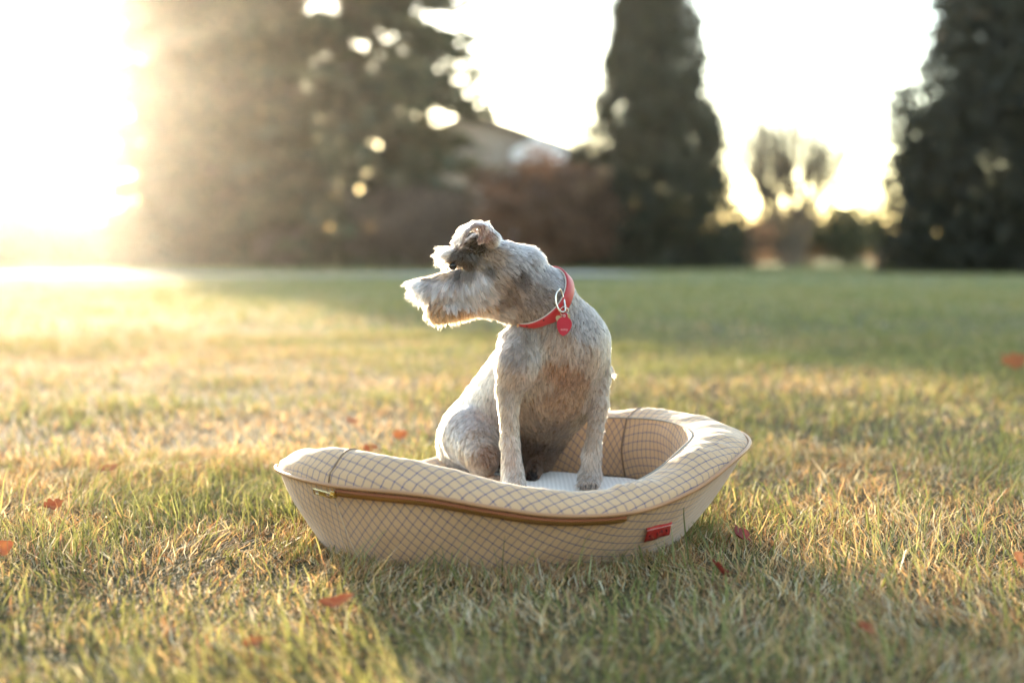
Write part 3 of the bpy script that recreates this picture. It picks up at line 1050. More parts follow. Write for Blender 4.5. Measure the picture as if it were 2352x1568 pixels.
def under_collar(p):
    q = p - np.array(CCv); al = q @ np.array(cn); rr = np.linalg.norm(q - al[:, None] * np.array(cn), axis=1)
    return (np.abs(al) < .0108) & (rr < .067)


BOTTOM = FLOOR_Z + .002
grow('coat', 150000, lambda p, n_, le: (~under_collar(p)) & (p[:, 2] > BOTTOM) & (le < .0125), .00042, body, M_HAIR, 5, 1.0, .70, 1, lock=12, lkv=(.56, 1.36))
grow('beard', 360000, lambda p, n_, le: (le >= .0115) & (p[:, 2] > .3) & (~under_collar(p)), .00034, body, M_HAIR, 8, .78, .82, 2, .22, 1.05, lock=45, lkv=(.34, 1.2), strays=.09)

M_EYE = simple('dark_eye', (.012, .008, .006), .08)
for (u, v, Y) in ((1040, 611, 2.3030), (1036, 607, 2.372)):
    c_ = P(u, v, Y)
    bme = bpy.data.meshes.new('eye')
    import bmesh
    bm = bmesh.new(); bmesh.ops.create_uvsphere(bm, u_segments=20, v_segments=12, radius=.0066); bmesh.ops.translate(bm, vec=c_, verts=bm.verts)
    for f in bm.faces: f.smooth = True
    bm.to_mesh(bme); bm.free()
    link('eye', bme, dog, M_EYE)
# nose leather: two-lobed
M_NOSE = simple('black_nose', (.02, .016, .015), .35, bump=.6, bscale=700)
bm = bmesh.new(); bmesh.ops.create_uvsphere(bm, u_segments=20, v_segments=14, radius=.0125)
for v_ in bm.verts:
    v_.co.z *= .8
    if v_.co.x < 0 and abs(v_.co.y) < .004: v_.co.x += .002
    if v_.co.z < -.004: v_.co.y *= .75
bmesh.ops.translate(bm, vec=P(958, 656, 2.386), verts=bm.verts)
for f in bm.faces: f.smooth = True
me = bpy.data.meshes.new('nose'); bm.to_mesh(me); bm.free(); link('nose', me, dog, M_NOSE)
# claws
M_CLAW = simple('dark_claw', (.06, .045, .035), .4)
for (u0, v0, Y0) in ((1351, 1112, 2.350), (1185, 1130, 2.262)):
    for du in (-18, -6, 6, 17):
        a = P(u0 + du, v0 + 2, Y0 - .005 - .004 * (abs(du) < 10))
        a.z = max(a.z, FLOOR_Z + .006)
        mb = MB(); mb.tube([a, a + Vector((0, -.005, -.001)), a + Vector((0, -.008, -.005))], [.0018, .0015, .0004], 6); mb.build('claw', M_CLAW, dog, True)

# ------------------------------------------------------------------ collar
M_COLLAR = simple('red_leather', (.42, .018, .018), .42, bump=.35, bscale=420, var=.12, vscale=60)
M_LINING = simple('cream_lining', (.62, .55, .46), .7)
M_STEEL = simple('nickel', (.66, .60, .52), .25, 1.0)
M_TAG = simple('red_anodised_tag', (.40, .012, .030), .38, .35, bump=.25, bscale=1500)
M_BRZ = simple('dull_bronze_tag', (.40, .33, .20), .42, .8)
na = 96
rr = []
for i in range(na):
    a = 2 * math.pi * i / na
    rr.append(max(neck_r(a, o)[0] for o in (-.008, 0, .008)))
rr = np.minimum(np.array(rr), .0605)
for _ in range(6): rr = (np.roll(rr, 1) + 2 * rr + np.roll(rr, -1)) / 4
collar = empty('dog_collar', CCv)
tag(collar, "red leather collar with a metal ring and tags round the schnauzer's neck", 'collar')


def band_ring(name, r_in, r_out, w0, w1, mat, parent):
    V, F = [], []
    prof = [(r_in, w0), (r_out - .0008, w0), (r_out, w0 + .0012), (r_out, w1 - .0012), (r_out - .0008, w1), (r_in, w1)]
    for i in range(na):
        a = 2 * math.pi * i / na
        dr = e1 * math.cos(a) + e2 * math.sin(a)
        for (ro, w) in prof:
            V.append(CCv + dr * (rr[i] + ro) + cn * w)
    k = len(prof)
    for i in range(na):
        j = (i + 1) % na
        for q in range(k): F.append((i * k + q, j * k + q, j * k + (q + 1) % k, i * k + (q + 1) % k))
    mb = MB(); mb.v = V; mb.f = F
    return mb.build(name, mat, parent, True)


strap = band_ring('strap', .0030, .0062, -.0102, .0102, M_COLLAR, collar)
band_ring('lining', .0012, .0031, -.0109, .0106, M_LINING, strap)


def on_collar(u, v):
    best = None
    for a in np.linspace(0, 2 * math.pi, 360):
        i = int(a / (2 * math.pi) * na) % na
        dr = e1 * math.cos(a) + e2 * math.sin(a)
        if dr.y > .2: continue
        for w in np.linspace(-.008, .008, 9):
            p = CCv + dr * (rr[i] + .0062) + cn * w; q = proj(p)
            e = (q[0] - u) ** 2 + (q[1] - v) ** 2
            if best is None or e < best[0]: best = (e, p, dr, a)
    return best


# punched holes
for (u, v) in ((1240, 720), (1208, 727)):
    _, p, dr, a = on_collar(u, v)
    mb = MB(); mb.tube([p - dr * .001, p + dr * .00025], .0016, 10); mb.build('hole', simple('dark_hole', (.03, .006, .006), .9), strap, True)
# tan keeper loop near the throat
_, p, dr, a = on_collar(1194, 735)
pts = []
tg = cn.cross(dr).normalized()
for k in range(13):
    w = -.0105 + .021 * k / 12
    pts.append(CCv + dr * (rr[int(a / (2 * math.pi) * na) % na] + .0075 - .004 * (abs(w) > .0098)) + cn * w)
mb = MB(); mb.tube(pts, .0022, 8); mb.build('keeper_loop', simple('tan_keeper', (.60, .30, .12), .5), collar, True)
# D ring hanging over the strap
_, p, dr, a = on_collar(1288, 690)
top = P(1283, 667, p.y - .006); bot = P(1297, 715, p.y - .010)
ctr = (top + bot) / 2; ay = (bot - top) / 2; axx = Vector((.0085, .0045, .006))
pts = [ctr + ay * math.cos(t_) + axx * math.sin(t_) for t_ in np.linspace(0, 2 * math.pi, 33)[:-1]]
pts = [q - dr * (.010 * max(0, math.sin(t_))) for q, t_ in zip(pts, np.linspace(0, 2 * math.pi, 33)[:-1])]
mb = MB(); mb.tube(pts, .0018, 8, True); mb.build('d_ring', M_STEEL, collar, True)
rc = P(1296, 715, p.y - .012); rx = Vector((.0066, .002, 0)); rz = Vector((0, 0, .0078))
mb = MB()
for off in (-.0006, .0006):
    mb.tube([rc + rx * math.cos(t_) + rz * math.sin(t_) + Vector((0, off, 0)) for t_ in np.linspace(0, 2 * math.pi, 29)[:-1]], .00065, 6, True)
mb.build('split_ring', M_STEEL, collar, True)
# strawberry / heart shaped red tag
tc_ = P(1296, 745, p.y - .014)
sc = R(1, 2.3)
hs_ = []
outl = [(0, 27), (7, 23), (12, 16), (16, 8), (17.5, 0), (17, -6), (14, -12), (9, -16), (6, -18), (5, -23), (3, -26), (0, -27)]
poly = outl + [(-x, y) for x, y in outl[-2:0:-1]]
M4 = Matrix.Translation(tc_) @ Matrix.Rotation(math.radians(7), 4, 'Y') @ Matrix(((sc, 0, 0, 0), (0, 0, 1, 0), (0, -sc, 0, 0), (0, 0, 0, 1)))
mb = MB(); mb.prism(poly, .0015, M4)
heart = mb.build('heart_tag', M_TAG, collar)
bvm = heart.modifiers.new('b', 'BEVEL'); bvm.width = .0005; bvm.segments = 2
mb = MB(); cpos = tc_ + Vector((0, -.0012, 20 * sc))
mb.tube([cpos + Vector((math.cos(t_) * .0018, 0, math.sin(t_) * .0018)) for t_ in np.linspace(0, 2 * math.pi, 17)[:-1]], .0005, 6, True); mb.build('eyelet', M_STEEL, heart, True)
fc = bpy.data.curves.new('tag_lettering', 'FONT'); fc.body = 'ootsy'; fc.size = .0052; fc.extrude = .0001; fc.align_x = 'CENTER'
fo = text_mesh('tag_lettering', fc, simple('tag_engraving', (.72, .42, .42), .4))
fo.matrix_world = Matrix.Translation(tc_ + Vector((0, -.00105, -13.5 * sc))) @ Matrix.Rotation(math.pi / 2, 4, 'X')
bpy.context.view_layer.update()
fo.parent = heart; fo.matrix_parent_inverse = heart.matrix_world.inverted()
# paw / flower shaped bronze tag behind
fl_ = []
for k in range(72):
    a = 2 * math.pi * k / 72
    fl_.append((math.cos(a) * (17.5 + 4.5 * math.cos(4 * (a - math.pi / 4))), math.sin(a) * (17.5 + 4.5 * math.cos(4 * (a - math.pi / 4)))))
M4 = Matrix.Translation(tc_ + Vector((-.0005, .0035, 5 * sc))) @ Matrix.Rotation(math.radians(-9), 4, 'Y') @ Matrix(((sc, 0, 0, 0), (0, 0, 1, 0), (0, -sc, 0, 0), (0, 0, 0, 1)))
mb = MB(); mb.prism(fl_, .0014, M4); mb.build('flower_tag', M_BRZ, collar)

# ------------------------------------------------------------------ grass
def blades(n, ymin, ymax, half, hmin, hmax, wd, nseg, seed, dead, curl, ring=False):
    g = np.random.default_rng(seed)
    # even over the ground inside a fan in front of the camera
    r = np.sqrt(g.random(n) * (ymax ** 2 - ymin ** 2) + ymin ** 2); a = g.uniform(-half, half, n)
    x = r * np.sin(a); y = r * np.cos(a)
    if ring:
        a = g.uniform(0, 2 * math.pi, n); q = 1 + g.random(n) ** 1.5 * .28
        lx0 = np.cos(a) * BA * q; ly0 = np.sin(a) * BB * q
        x = BC.x + BASE_SHIFT.x + lx0 * math.cos(PHI) - ly0 * math.sin(PHI); y = BC.y + BASE_SHIFT.y + lx0 * math.sin(PHI) + ly0 * math.cos(PHI)
    dens = vnoise(x, y, 2.2, 1) * .5 + vnoise(x, y, 6.5, 2) * .4 + vnoise(x, y, 17, 9) * .35
    ex = x - BC.x - BASE_SHIFT.x; ey = y - BC.y - BASE_SHIFT.y
    c, s = math.cos(PHI), math.sin(PHI)
    inb = ((ex * c + ey * s) / (BA - .01)) ** 2 + ((-ex * s + ey * c) / (BB - .01)) ** 2 < 1
    onp = (y > path_y(x)) & (y < path_y(x) + path_w(x))
    k = (~inb) & (~onp) & (g.random(n) < np.clip(.72 + .45 * dens, .12, 1))
    x, y, dens = x[k], y[k], dens[k]; n = len(x)
    near = np.exp(-((np.sqrt(((x - BC.x) / .36) ** 2 + ((y - BC.y) / .33) ** 2) - .95) / .18) ** 2)
    h = g.uniform(hmin, hmax, n) * (1 + .35 * vnoise(x, y, 3.1, 5) + .30 * vnoise(x, y, 11, 25)) * np.where(g.random(n) > .94, 1.6, 1)
    dry = np.clip(.10 - .10 * x - .03 * (y - 2), -.28, .18) + .10 * np.clip(2.1 - y, 0, 1)
    isd = g.random(n) < np.clip(dead + dry + .38 * vnoise(x, y, 1.7, 6) + .2 * vnoise(x, y, 7, 12), .08, .95)
    h = np.where(isd, h * .72, h) * (1 + .30 * near)
    az = g.uniform(0, 2 * math.pi, n); cl = g.random(n) ** .8
    wind = .35 * vnoise(x, y, 2.6, 7)
    lx = np.cos(az) * cl * curl * 1.25 + .12 + wind + .75 * vnoise(x, y, 9, 21); ly = np.sin(az) * cl * curl * 1.25 - .05 + .75 * vnoise(x, y, 9, 22)
    f = np.where(isd, 1.5, .85); lx *= f; ly *= f
    w = wd * g.uniform(.6, 1.3, n) * np.where(isd, .8, 1)
    fa = g.uniform(0, 2 * math.pi, n); wx = np.cos(fa) * w * .5; wy = np.sin(fa) * w * .5
    ts = np.linspace(0, 1, nseg + 1); ws = (1 - ts ** 1.8)
    V = []
    z0 = ground_z(x, y) - .004
    for i, t_ in enumerate(ts):
        up = h * (t_ - .28 * t_ ** 2 * np.minimum(1.6, np.hypot(lx, ly)))
        cx = x + lx * h * t_ ** 1.7 * .75; cy = y + ly * h * t_ ** 1.7 * .75
        kx = np.where(isd, g.normal(0, .10, n), g.normal(0, .02, n)) * h * (t_ > 0); ky = np.where(isd, g.normal(0, .10, n), 0) * h * (t_ > 0)
        if i < nseg:
            V.append(np.stack([cx - wx * ws[i] + kx, cy - wy * ws[i] + ky, z0 + up], -1)); V.append(np.stack([cx + wx * ws[i] + kx, cy + wy * ws[i] + ky, z0 + up], -1))
        else:
            V.append(np.stack([cx + kx, cy + ky, z0 + up], -1))
    V = np.stack(V, 1)                     # n, 2*nseg+1, 3
    m_ = V.shape[1]; base = np.arange(n)[:, None] * m_
    T = []
    for i in range(nseg - 1):
        T += [(2 * i, 2 * i + 1, 2 * i + 3), (2 * i, 2 * i + 3, 2 * i + 2)]
    T.append((2 * nseg - 2, 2 * nseg - 1, 2 * nseg))
    F = (base[:, None, :] + np.array(T)[None]).reshape(-1, 3)
    grn = np.array((.115, .140, .036)); grn2 = np.array((.25, .245, .11)); straw = np.array((.53, .345, .165)); brn = np.array((.28, .145, .072)); pale = np.array((.56, .47, .33))
    q = g.random((n, 1)); q2 = np.clip(.5 + .7 * vnoise(x, y, 1.1, 8), 0, 1)[:, None]
    cg = grn * q + grn2 * (1 - q); cd = np.where(q < .45, straw, np.where(q < .72, brn, pale))
    cgx = cg * (1 - .25 * q2) + np.array((.24, .20, .07)) * .25 * q2
    col = np.where(isd[:, None], cd, cgx) * g.uniform(.55, 1.3, (n, 1))
    return V.reshape(-1, 3), F, np.repeat(np.clip(col * 1.25, 0, .8), m_, 0)


HALF = math.radians(29)
sets = [blades(150000, .85, 3.4, HALF, .014, .040, .0022, 3, 1, .72, 1.0),
        blades(26000, .85, 3.4, HALF, .032, .074, .0030, 3, 2, .36, .8),
        blades(8000, 1, 2, HALF, .022, .050, .0024, 3, 12, .45, 1.0, ring=True),
        blades(120000, 3.4, 8.5, HALF, .022, .050, .0045, 2, 3, .58, .9),
        blades(110000, 8.5, 22, HALF, .03, .06, .011, 2, 4, .50, .9),
        blades(80000, 22, 62, HALF, .035, .08, .03, 1, 5, .40, .9)]
VV, FF, CCs, o_ = [], [], [], 0
for v_, f_, c_ in sets:
    VV.append(v_); FF.append(f_ + o_); CCs.append(c_); o_ += len(v_)
grass = link('lawn_grass', mesh_np('lawn_grass', np.concatenate(VV), np.concatenate(FF), False, None, np.concatenate(CCs)), None, leafy('grass_blade', trans=.40, gloss=.025, rough=.4))
tag(grass, 'short half-dry green and straw coloured grass covering the whole lawn', 'grass', kind='stuff')

# ------------------------------------------------------------------ fallen leaves
def leaf_mesh(name, L_, W_, seed, curl=.35, lobed=False):
    g = random.Random(seed)
    n = 9; V, F = [], []
    for i in range(n + 1):
        t_ = i / n
        w = W_ * (math.sin(math.pi * t_ ** .8) ** .8) * (1 + (.35 * math.sin(t_ * 19 + seed) if lobed else .06 * g.uniform(-1, 1)))
        x = L_ * (t_ - .5); zc = curl * L_ * (t_ - .45) ** 2 * 1.6 + .03 * L_ * math.sin(t_ * 7 + seed)
        for k, s in enumerate((-1, -.5, 0, .5, 1)):
            V.append((x + (.12 * L_ * abs(s) if lobed else 0), s * w * .5, zc + curl * .55 * abs(s) ** 1.5 * w * .5 + g.uniform(-.02, .02) * L_))
    for i in range(n):
        for k in range(4):
            F.append((5 * i + k, 5 * i + 5 + k, 5 * i + 6 + k, 5 * i + 1 + k))
    b0 = len(V)
    for i in range(4):
        x = L_ * (-.5 - .09 * i); 
        for s in (-1, 1): V.append((x, s * L_ * .012, curl * L_ * .3 + .02 * L_ * i))
    for i in range(3): F.append((b0 + 2 * i, b0 + 2 * i + 1, b0 + 2 * i + 3, b0 + 2 * i + 2))
    me = bpy.data.meshes.new(name); me.from_pydata(V, [], F)
    for p_ in me.polygons: p_.use_smooth = True
    return me


def leaf_mat(name, col, col2, trans=.35):
    m = leafy(name, False, col, trans, .03, .4)
    N, L = m.node_tree.nodes, m.node_tree.links
    tc = N.new('ShaderNodeTexCoord'); nz = N.new('ShaderNodeTexNoise'); nz.inputs['Scale'].default_value = 90; nz.inputs['Detail'].default_value = 4
    L.new(tc.outputs['Object'], nz.inputs['Vector'])
    cr = N.new('ShaderNodeValToRGB'); cr.color_ramp.elements[0].position = .35; cr.color_ramp.elements[1].position = .65
    cr.color_ramp.elements[0].color = (*col, 1); cr.color_ramp.elements[1].color = (*col2, 1)
    L.new(nz.outputs['Fac'], cr.inputs[0])
    for n_ in list(N):
        if n_.type in ('BSDF_DIFFUSE', 'BSDF_TRANSLUCENT'): L.new(cr.outputs[0], n_.inputs[0])
    return m


LM = {'red': leaf_mat('red_leaf', (.24, .045, .012), (.32, .10, .03), .2), 'dark': leaf_mat('maroon_leaf', (.16, .018, .014), (.24, .04, .025), .2),
      'orange': leaf_mat('orange_leaf', (.36, .125, .03), (.27, .08, .028), .3), 'brown': leaf_mat('brown_leaf', (.20, .08, .04), (.30, .13, .06), .3)}
# (u, v, height, size, colour, lobed, yaw deg, tilt deg, label)
LEAVES = [
    (772, 1381, .036, .046, 'red', False, 22, 24, 'pinkish red pointed leaf lying in sunlit grass left of the bed front'),
    (1652, 1308, .030, .040, 'dark', True, 120, 50, 'curled maroon leaf upright in the shaded grass below the red label'),
    (1698, 1228, .028, .042, 'dark', True, 60, 40, 'dark maroon leaf beside the right end of the bed'),
    (578, 1476, .032, .026, 'orange', True, 30, 20, 'small bright orange leaf near the bottom left of the lawn'),
    (1930, 1118, .040, .030, 'brown', False, 80, 75, 'small upright brown leaf in the sunny patch right of the bed'),
    (2338, 1285, .040, .050, 'brown', False, 70, 60, 'brown leaf at the right edge level with the bed bottom'),
    (2322, 832, .06, .11, 'orange', True, 20, 35, 'large blurred orange leaf far out at the right edge of the lawn'),
    (845, 1030, .04, .036, 'red', True, 10, 30, 'blurred dark red leaf just behind the left end of the bed rim'),
    (915, 1000, .045, .042, 'orange', True, 40, 35, 'blurred orange leaf behind the bed, left of the haunch'),
    (805, 968, .04, .040, 'brown', True, 60, 35, 'blurred rusty brown leaf, farthest of those behind the left rim'),
    (250, 1075, .04, .045, 'brown', False, 10, 35, 'brown leaf in the sunlit grass well left of the bed'),
    (118, 1160, .035, .036, 'red', True, 30, 30, 'rusty red leaf in sunlit grass towards the left edge'),
    (3, 1258, .04, .050, 'orange', False, 80, 60, 'orange leaf cut by the left edge of the picture'),
    (1985, 1442, .030, .030, 'red', True, 45, 30, 'small red leaf in the shaded grass at lower right'),
]
for i, (u, v, z, s, c_, lob, yaw, tilt, lb) in enumerate(LEAVES):
    p = G(u, v, z * .9)
    o = link('fallen_leaf', leaf_mesh('fallen_leaf', s, s * (.75 if lob else .48), i + 2, .4 if c_ == 'dark' else .28, lob), None, LM[c_])
    o.location = p; o.rotation_euler = (math.radians(tilt), math.radians(random.uniform(-12, 12)), math.radians(yaw))
    tag(o, lb, 'leaf', 'fallen leaves on the lawn')

# ------------------------------------------------------------------ trees
M_BARK = simple('bark', (.12, .09, .065), .9, bump=.8, bscale=12, var=.35, vscale=6)
M_BARK_PALE = simple('pale_bark', (.42, .38, .34), .85, var=.3, vscale=5)
M_CON = leafy('conifer_foliage', trans=.15, gloss=.03)
M_LEAFY = leafy('shrub_foliage', trans=.45, gloss=.03)


def cards(g, c, nrm_spread, size, n):
    """n small leaf sprays: (n,3) centres -> quads bent along the middle"""
    a = g.normal(0, 1, (n, 3)); a[:, 2] *= nrm_spread; a /= np.linalg.norm(a, axis=1)[:, None]
    b_ = np.cross(a, g.normal(0, 1, (n, 3))); b_ /= np.linalg.norm(b_, axis=1)[:, None]
    s1 = (size * g.uniform(.6, 1.3, n))[:, None]; s2 = s1 * g.uniform(.3, .55, (n, 1))
    V = np.stack([c - a * s1 * .5, c + b_ * s2 * .5, c + a * s1 * .5, c - b_ * s2 * .5], 1)
    F = np.arange(n * 4).reshape(-1, 4)
    return V.reshape(-1, 3), F


def tint(g, n, cols, var=.25):
    k = g.integers(0, len(cols), n); c = np.array(cols)[k] * g.uniform(1 - var, 1 + var, (n, 1))
    return np.repeat(c, 4, 0)


def trunk_mesh(t0, top, r0, mat, name, parent, lean=.0, seed=0):
    g = random.Random(seed); mb = MB()
    pts = [t0 + (top - t0) * (i / 8) + Vector((g.uniform(-1, 1), g.uniform(-1, 1), 0)) * lean * (i > 0) for i in range(9)]
    mb.tube(pts, [r0 * (1.25 if i == 0 else 1) * (1 - .85 * i / 8) for i in range(9)], 10)
    return mb, pts


def conifer(u, Y, prof, height, seed, label, cols, nclump, ncard, size, layered=False, r0=.25, droop=.35, gap=0.0):
    """prof: list of (z fraction, radius m); dense column (layered=False) or tiered boughs"""
    g = np.random.default_rng(seed)
    base = G(u, 585 + CAM_H * FPX / Y, 0); base.z = -.05
    t = empty('conifer_tree', base); tag(t, label, 'tree', 'trees round the lawn')
    top = base + Vector((0, 0, height))
    mb, pts = trunk_mesh(base, top, r0, M_BARK, 'trunk', t, .06, seed); 
    za = np.array([p_[0] for p_ in prof]); ra = np.array([p_[1] for p_ in prof])
    C = []
    limb = MB()
    for i in range(nclump):
        zf = g.random() ** 1.35 if not layered else (np.floor(g.random() ** 1.2 * 17) + g.normal(0, .25)) / 17
        zf = float(np.clip(zf, za[0], .99)); R_ = float(np.interp(zf, za, ra)); an = g.uniform(0, 2 * math.pi)
        lm = .5
        R_ *= 1 + lm * (.22 * math.sin(an * 3 + seed + zf * 9) + .12 * math.sin(an * 7 + zf * 23))
        rf = (g.random() ** .45); rr_ = R_ * rf
        c0 = np.array(base) + np.array((math.cos(an) * rr_, math.sin(an) * rr_, zf * height - droop * rr_ * .5 * (1 if layered else .2)))
        if layered:
            ln = R_ * .5; dirv = np.array((math.cos(an), math.sin(an), -droop)); q = g.uniform(-.5, .5, (ncard, 1)) * ln
            pts_ = c0 + dirv * q + g.normal(0, 1, (ncard, 3)) * np.array((.30, .30, .10)) * (.6 + .25 * R_ / 4)
        else:
            pts_ = c0 + g.normal(0, 1, (ncard, 3)) * np.array((.20, .20, .27)) * (.5 + .5 * R_ / 2.5)
        C.append(pts_)
        if layered and i % 7 == 0:
            limb.tube([Vector(base) + Vector((0, 0, zf * height + .2)), Vector(c0)], [r0 * .22, r0 * .06], 5)
    mb.v += [] 
    off = len(mb.v); mb.v += limb.v; mb.f += [tuple(off + k for k in f_) for f_ in limb.f]
    mb.build('trunk', M_BARK, t, True)
    C = np.concatenate(C)
    V, F = cards(g, C, .5 if layered else 1.2, size, len(C))
    link('crown', mesh_np('crown', V, F, False, None, tint(g, len(C), cols)), t, M_CON)
    return t


DK = [(.016, .023, .010), (.026, .032, .013), (.013, .018, .009), (.036, .038, .016)]
DK2 = [(.009, .012, .006), (.014, .017, .007), (.020, .019, .008)]
SPR = [(.060, .070, .035), (.080, .085, .040), (.050, .060, .036), (.11, .095, .045)]
conifer(1498, 48, [(0, 3.2), (.08, 3.2), (.25, 2.65), (.45, 1.95), (.62, 1.3), (.8, .75), (1, .1)], 14, 3, 'tall dark columnar conifer right of the house, behind the collar', DK, 1400, 60, .23, r0=.22)
conifer(2345, 36, [(0, 2.9), (.1, 3.15), (.3, 3.15), (.5, 2.5), (.7, 1.7), (1, .1)], 12.5, 4, 'dense dark conifer filling the right edge', DK2, 1800, 60, .22, r0=.25)
conifer(800, 50, [(.05, 3.2), (.2, 4.4), (.4, 4.3), (.6, 3.4), (.8, 2.1), (1, .1)], 18, 5, 'spruce with tiered drooping boughs just left of the house', SPR, 640, 90, .46, True, .30, .28)
conifer(492, 54, [(.03, 3.5), (.2, 3.6), (.42, 3.4), (.52, 3.0), (.7, 2.1), (1, .1)], 19, 6, 'broad hazy spruce with tiered boughs nearest the sun', SPR, 1150, 90, .50, True, .34, .28)


def bush(name, u, Y, w, h, seed, label, cols, n, size, cat='shrub', zc=.5, depth=None, mat=None, group='shrubs along the lawn edge', stems=9):
    g = np.random.default_rng(seed)
    base = G(u, 585 + CAM_H * FPX / Y, 0); base.z = -.03
    t = empty(name, base); tag(t, label, cat, group)
    depth = depth or w * .8
    d = g.normal(0, 1, (n, 3)); d /= np.linalg.norm(d, axis=1)[:, None]
    rad = g.random((n, 1)) ** .4
    lump = 1 + .25 * np.sin(d[:, :1] * 5 + seed) * np.cos(d[:, 2:] * 6) + .12 * np.sin(d[:, 1:2] * 11)
    C = d * rad * lump * np.array((w / 2, depth / 2, h / 2)) + np.array(base) + np.array((0, 0, h * zc))
    C[:, 2] = np.maximum(C[:, 2], .02)
    V, F = cards(g, C, 1, size, n)
    mb = MB(); rs = random.Random(seed)
    for k in range(stems):
        e = Vector(C[rs.randrange(n)]); mb.tube([base + Vector((rs.uniform(-.1, .1), rs.uniform(-.1, .1), 0)) * w, base.lerp(e, .55) + Vector((0, 0, h * .08)), e], [.035, .022, .006], 5)
    mb.build('stem', M_BARK, t, True)
    link('foliage', mesh_np('foliage', V, F, False, None, tint(g, n, cols)), t, mat or M_LEAFY)
    return t


RUST = [(.17, .085, .050), (.13, .065, .042), (.21, .11, .065), (.10, .06, .04)]
MAUV = [(.16, .115, .095), (.20, .145, .115), (.12, .09, .075)]
GRN = [(.07, .08, .035), (.10, .10, .045), (.055, .065, .03)]
PINK = [(.30, .20, .15), (.36, .26, .20), (.24, .15, .11)]
bush('rusty_shrub', 1255, 46, 5.0, 3.6, 21, 'large rusty brown shrub between the house and the columnar conifer', RUST, 12000, .22)
bush('twiggy_shrub', 960, 47, 4.6, 2.8, 22, 'wide mauve brown twiggy shrub below the tiered spruce, behind the muzzle', MAUV, 11000, .22)
bush('low_shrub', 660, 48, 2.4, 1.5, 23, 'low mauve shrub at the foot of the tiered spruce', MAUV, 3500, .14)
bush('round_shrub', 1945, 58, 2.8, 2.7, 24, 'rounded dark green shrub left of the right-hand conifer', GRN, 5000, .20)
bush('round_shrub', 1815, 60, 4.4, 2.5, 25, 'brownish shrub at the foot of the bare tree', RUST + GRN, 7000, .20)
bush('pale_shrub', 1700, 57, 2.6, 1.9, 26, 'pale pinkish shrub right of the columnar conifer', PINK, 3500, .19)
bush('pale_shrub', 2045, 62, 3.0, 1.9, 27, 'pinkish dry shrub touching the left side of the right-hand conifer', PINK, 3500, .19)
bush('small_shrub', 2018, 36.5, .8, 1.7, 28, 'small leafy sapling standing against the right-hand conifer', GRN, 700, .13, zc=.75)
bush('hedge_tree', 40, 62, 6.5, 3.0, 29, 'low hazy tree under the sun at the far left', [(.10, .09, .05), (.14, .11, .06)], 6000, .35, cat='tree', zc=.45, group='trees round the lawn')
bush('hedge_tree', -150, 58, 7, 3.6, 30, 'hazy tree cut by the left edge', [(.10, .09, .05), (.14, .11, .06)], 5000, .35, cat='tree', zc=.45, group='trees round the lawn')
bush('hedge_tree', 215, 64, 6, 2.2, 36, 'low hazy tree behind the foot of the broad spruce', [(.10, .09, .05), (.14, .11, .06)], 5000, .35, cat='tree', zc=.45, group='trees round the lawn')


# bare trees
def bare_tree(u, Y, h, spread, seed, label, leafcols=None, leafbox=None, r0=.11, stems=3, depth_n=5):
    rs = random.Random(seed)
    base = G(u, 585 + CAM_H * FPX / Y, 0); base.z = -.05
    t = empty('bare_tree', base); tag(t, label, 'tree', 'trees round the lawn')
    mb = MB(); tips = []
    def grow_(p, d, L_, r, lev):
        q = p + d * L_ * .5 + Vector((rs.uniform(-.06, .06), rs.uniform(-.06, .06), 0)) * L_
        e = p + d * L_
        mb.tube([p, q, e], [r, r * .85, r * .68], 5 if lev > 1 else 7, cap=False)
        tips.append(e)
        if lev >= depth_n: return
        for k in range(3 if lev < 3 else 2):
            nd = (d + Vector((rs.uniform(-1, 1) * spread, rs.uniform(-1, 1) * spread, rs.uniform(-.1, .5)))).normalized()
            grow_(e if k else p.lerp(e, rs.uniform(.4, 1)), nd, L_ * rs.uniform(.45, .95), max(.010, r * .68), lev + 1)
    for k in range(stems):
        grow_(base + Vector((rs.uniform(-.5, .5), rs.uniform(-.5, .5), 0)) * .5, Vector((rs.uniform(-.55, .55), rs.uniform(-.45, .45), 1)).normalized(), h * .30, r0, 0)
    mb.build('trunk', M_BARK, t, True)
    if leafcols:
        g = np.random.default_rng(seed)
        n = 150
        c0, sx, sz = leafbox
        C = np.array(c0) + g.normal(0, 1, (n, 3)) * np.array((sx, sx, sz))
        V, F = cards(g, C, 1, .17, n)
        link('crown', mesh_np('crown', V, F, False, None, tint(g, n, leafcols)), t, M_LEAFY)
    return t


bare_tree(1815, 56, 6.8, .62, 31, 'bare upright tree with a last patch of orange leaves at its top', [(.62, .36, .14), (.70, .44, .20), (.50, .27, .10)], (P(1815, 320, 56), .5, .8), r0=.085, stems=14, depth_n=5)
bt = bare_tree(1112, 52, 4.4, .5, 33, 'slim pale barked bare tree in front of the house', r0=.09, stems=1)
for ch in bt.children: ch.data.materials.clear(); ch.data.materials.append(M_BARK_PALE)

# distant wood that closes the horizon
g = np.random.default_rng(77)
n = 26000
a = g.uniform(-.75, .75, n); rr2 = g.uniform(150, 190, n)
x = rr2 * np.sin(a); y = rr2 * np.cos(a)
top = 2.2 + 1.1 * vnoise(x, y, .05, 3) + .9 * vnoise(x, y, .16, 4)
C = np.stack([x, y, g.random(n) ** .8 * np.maximum(.6, top)], -1)
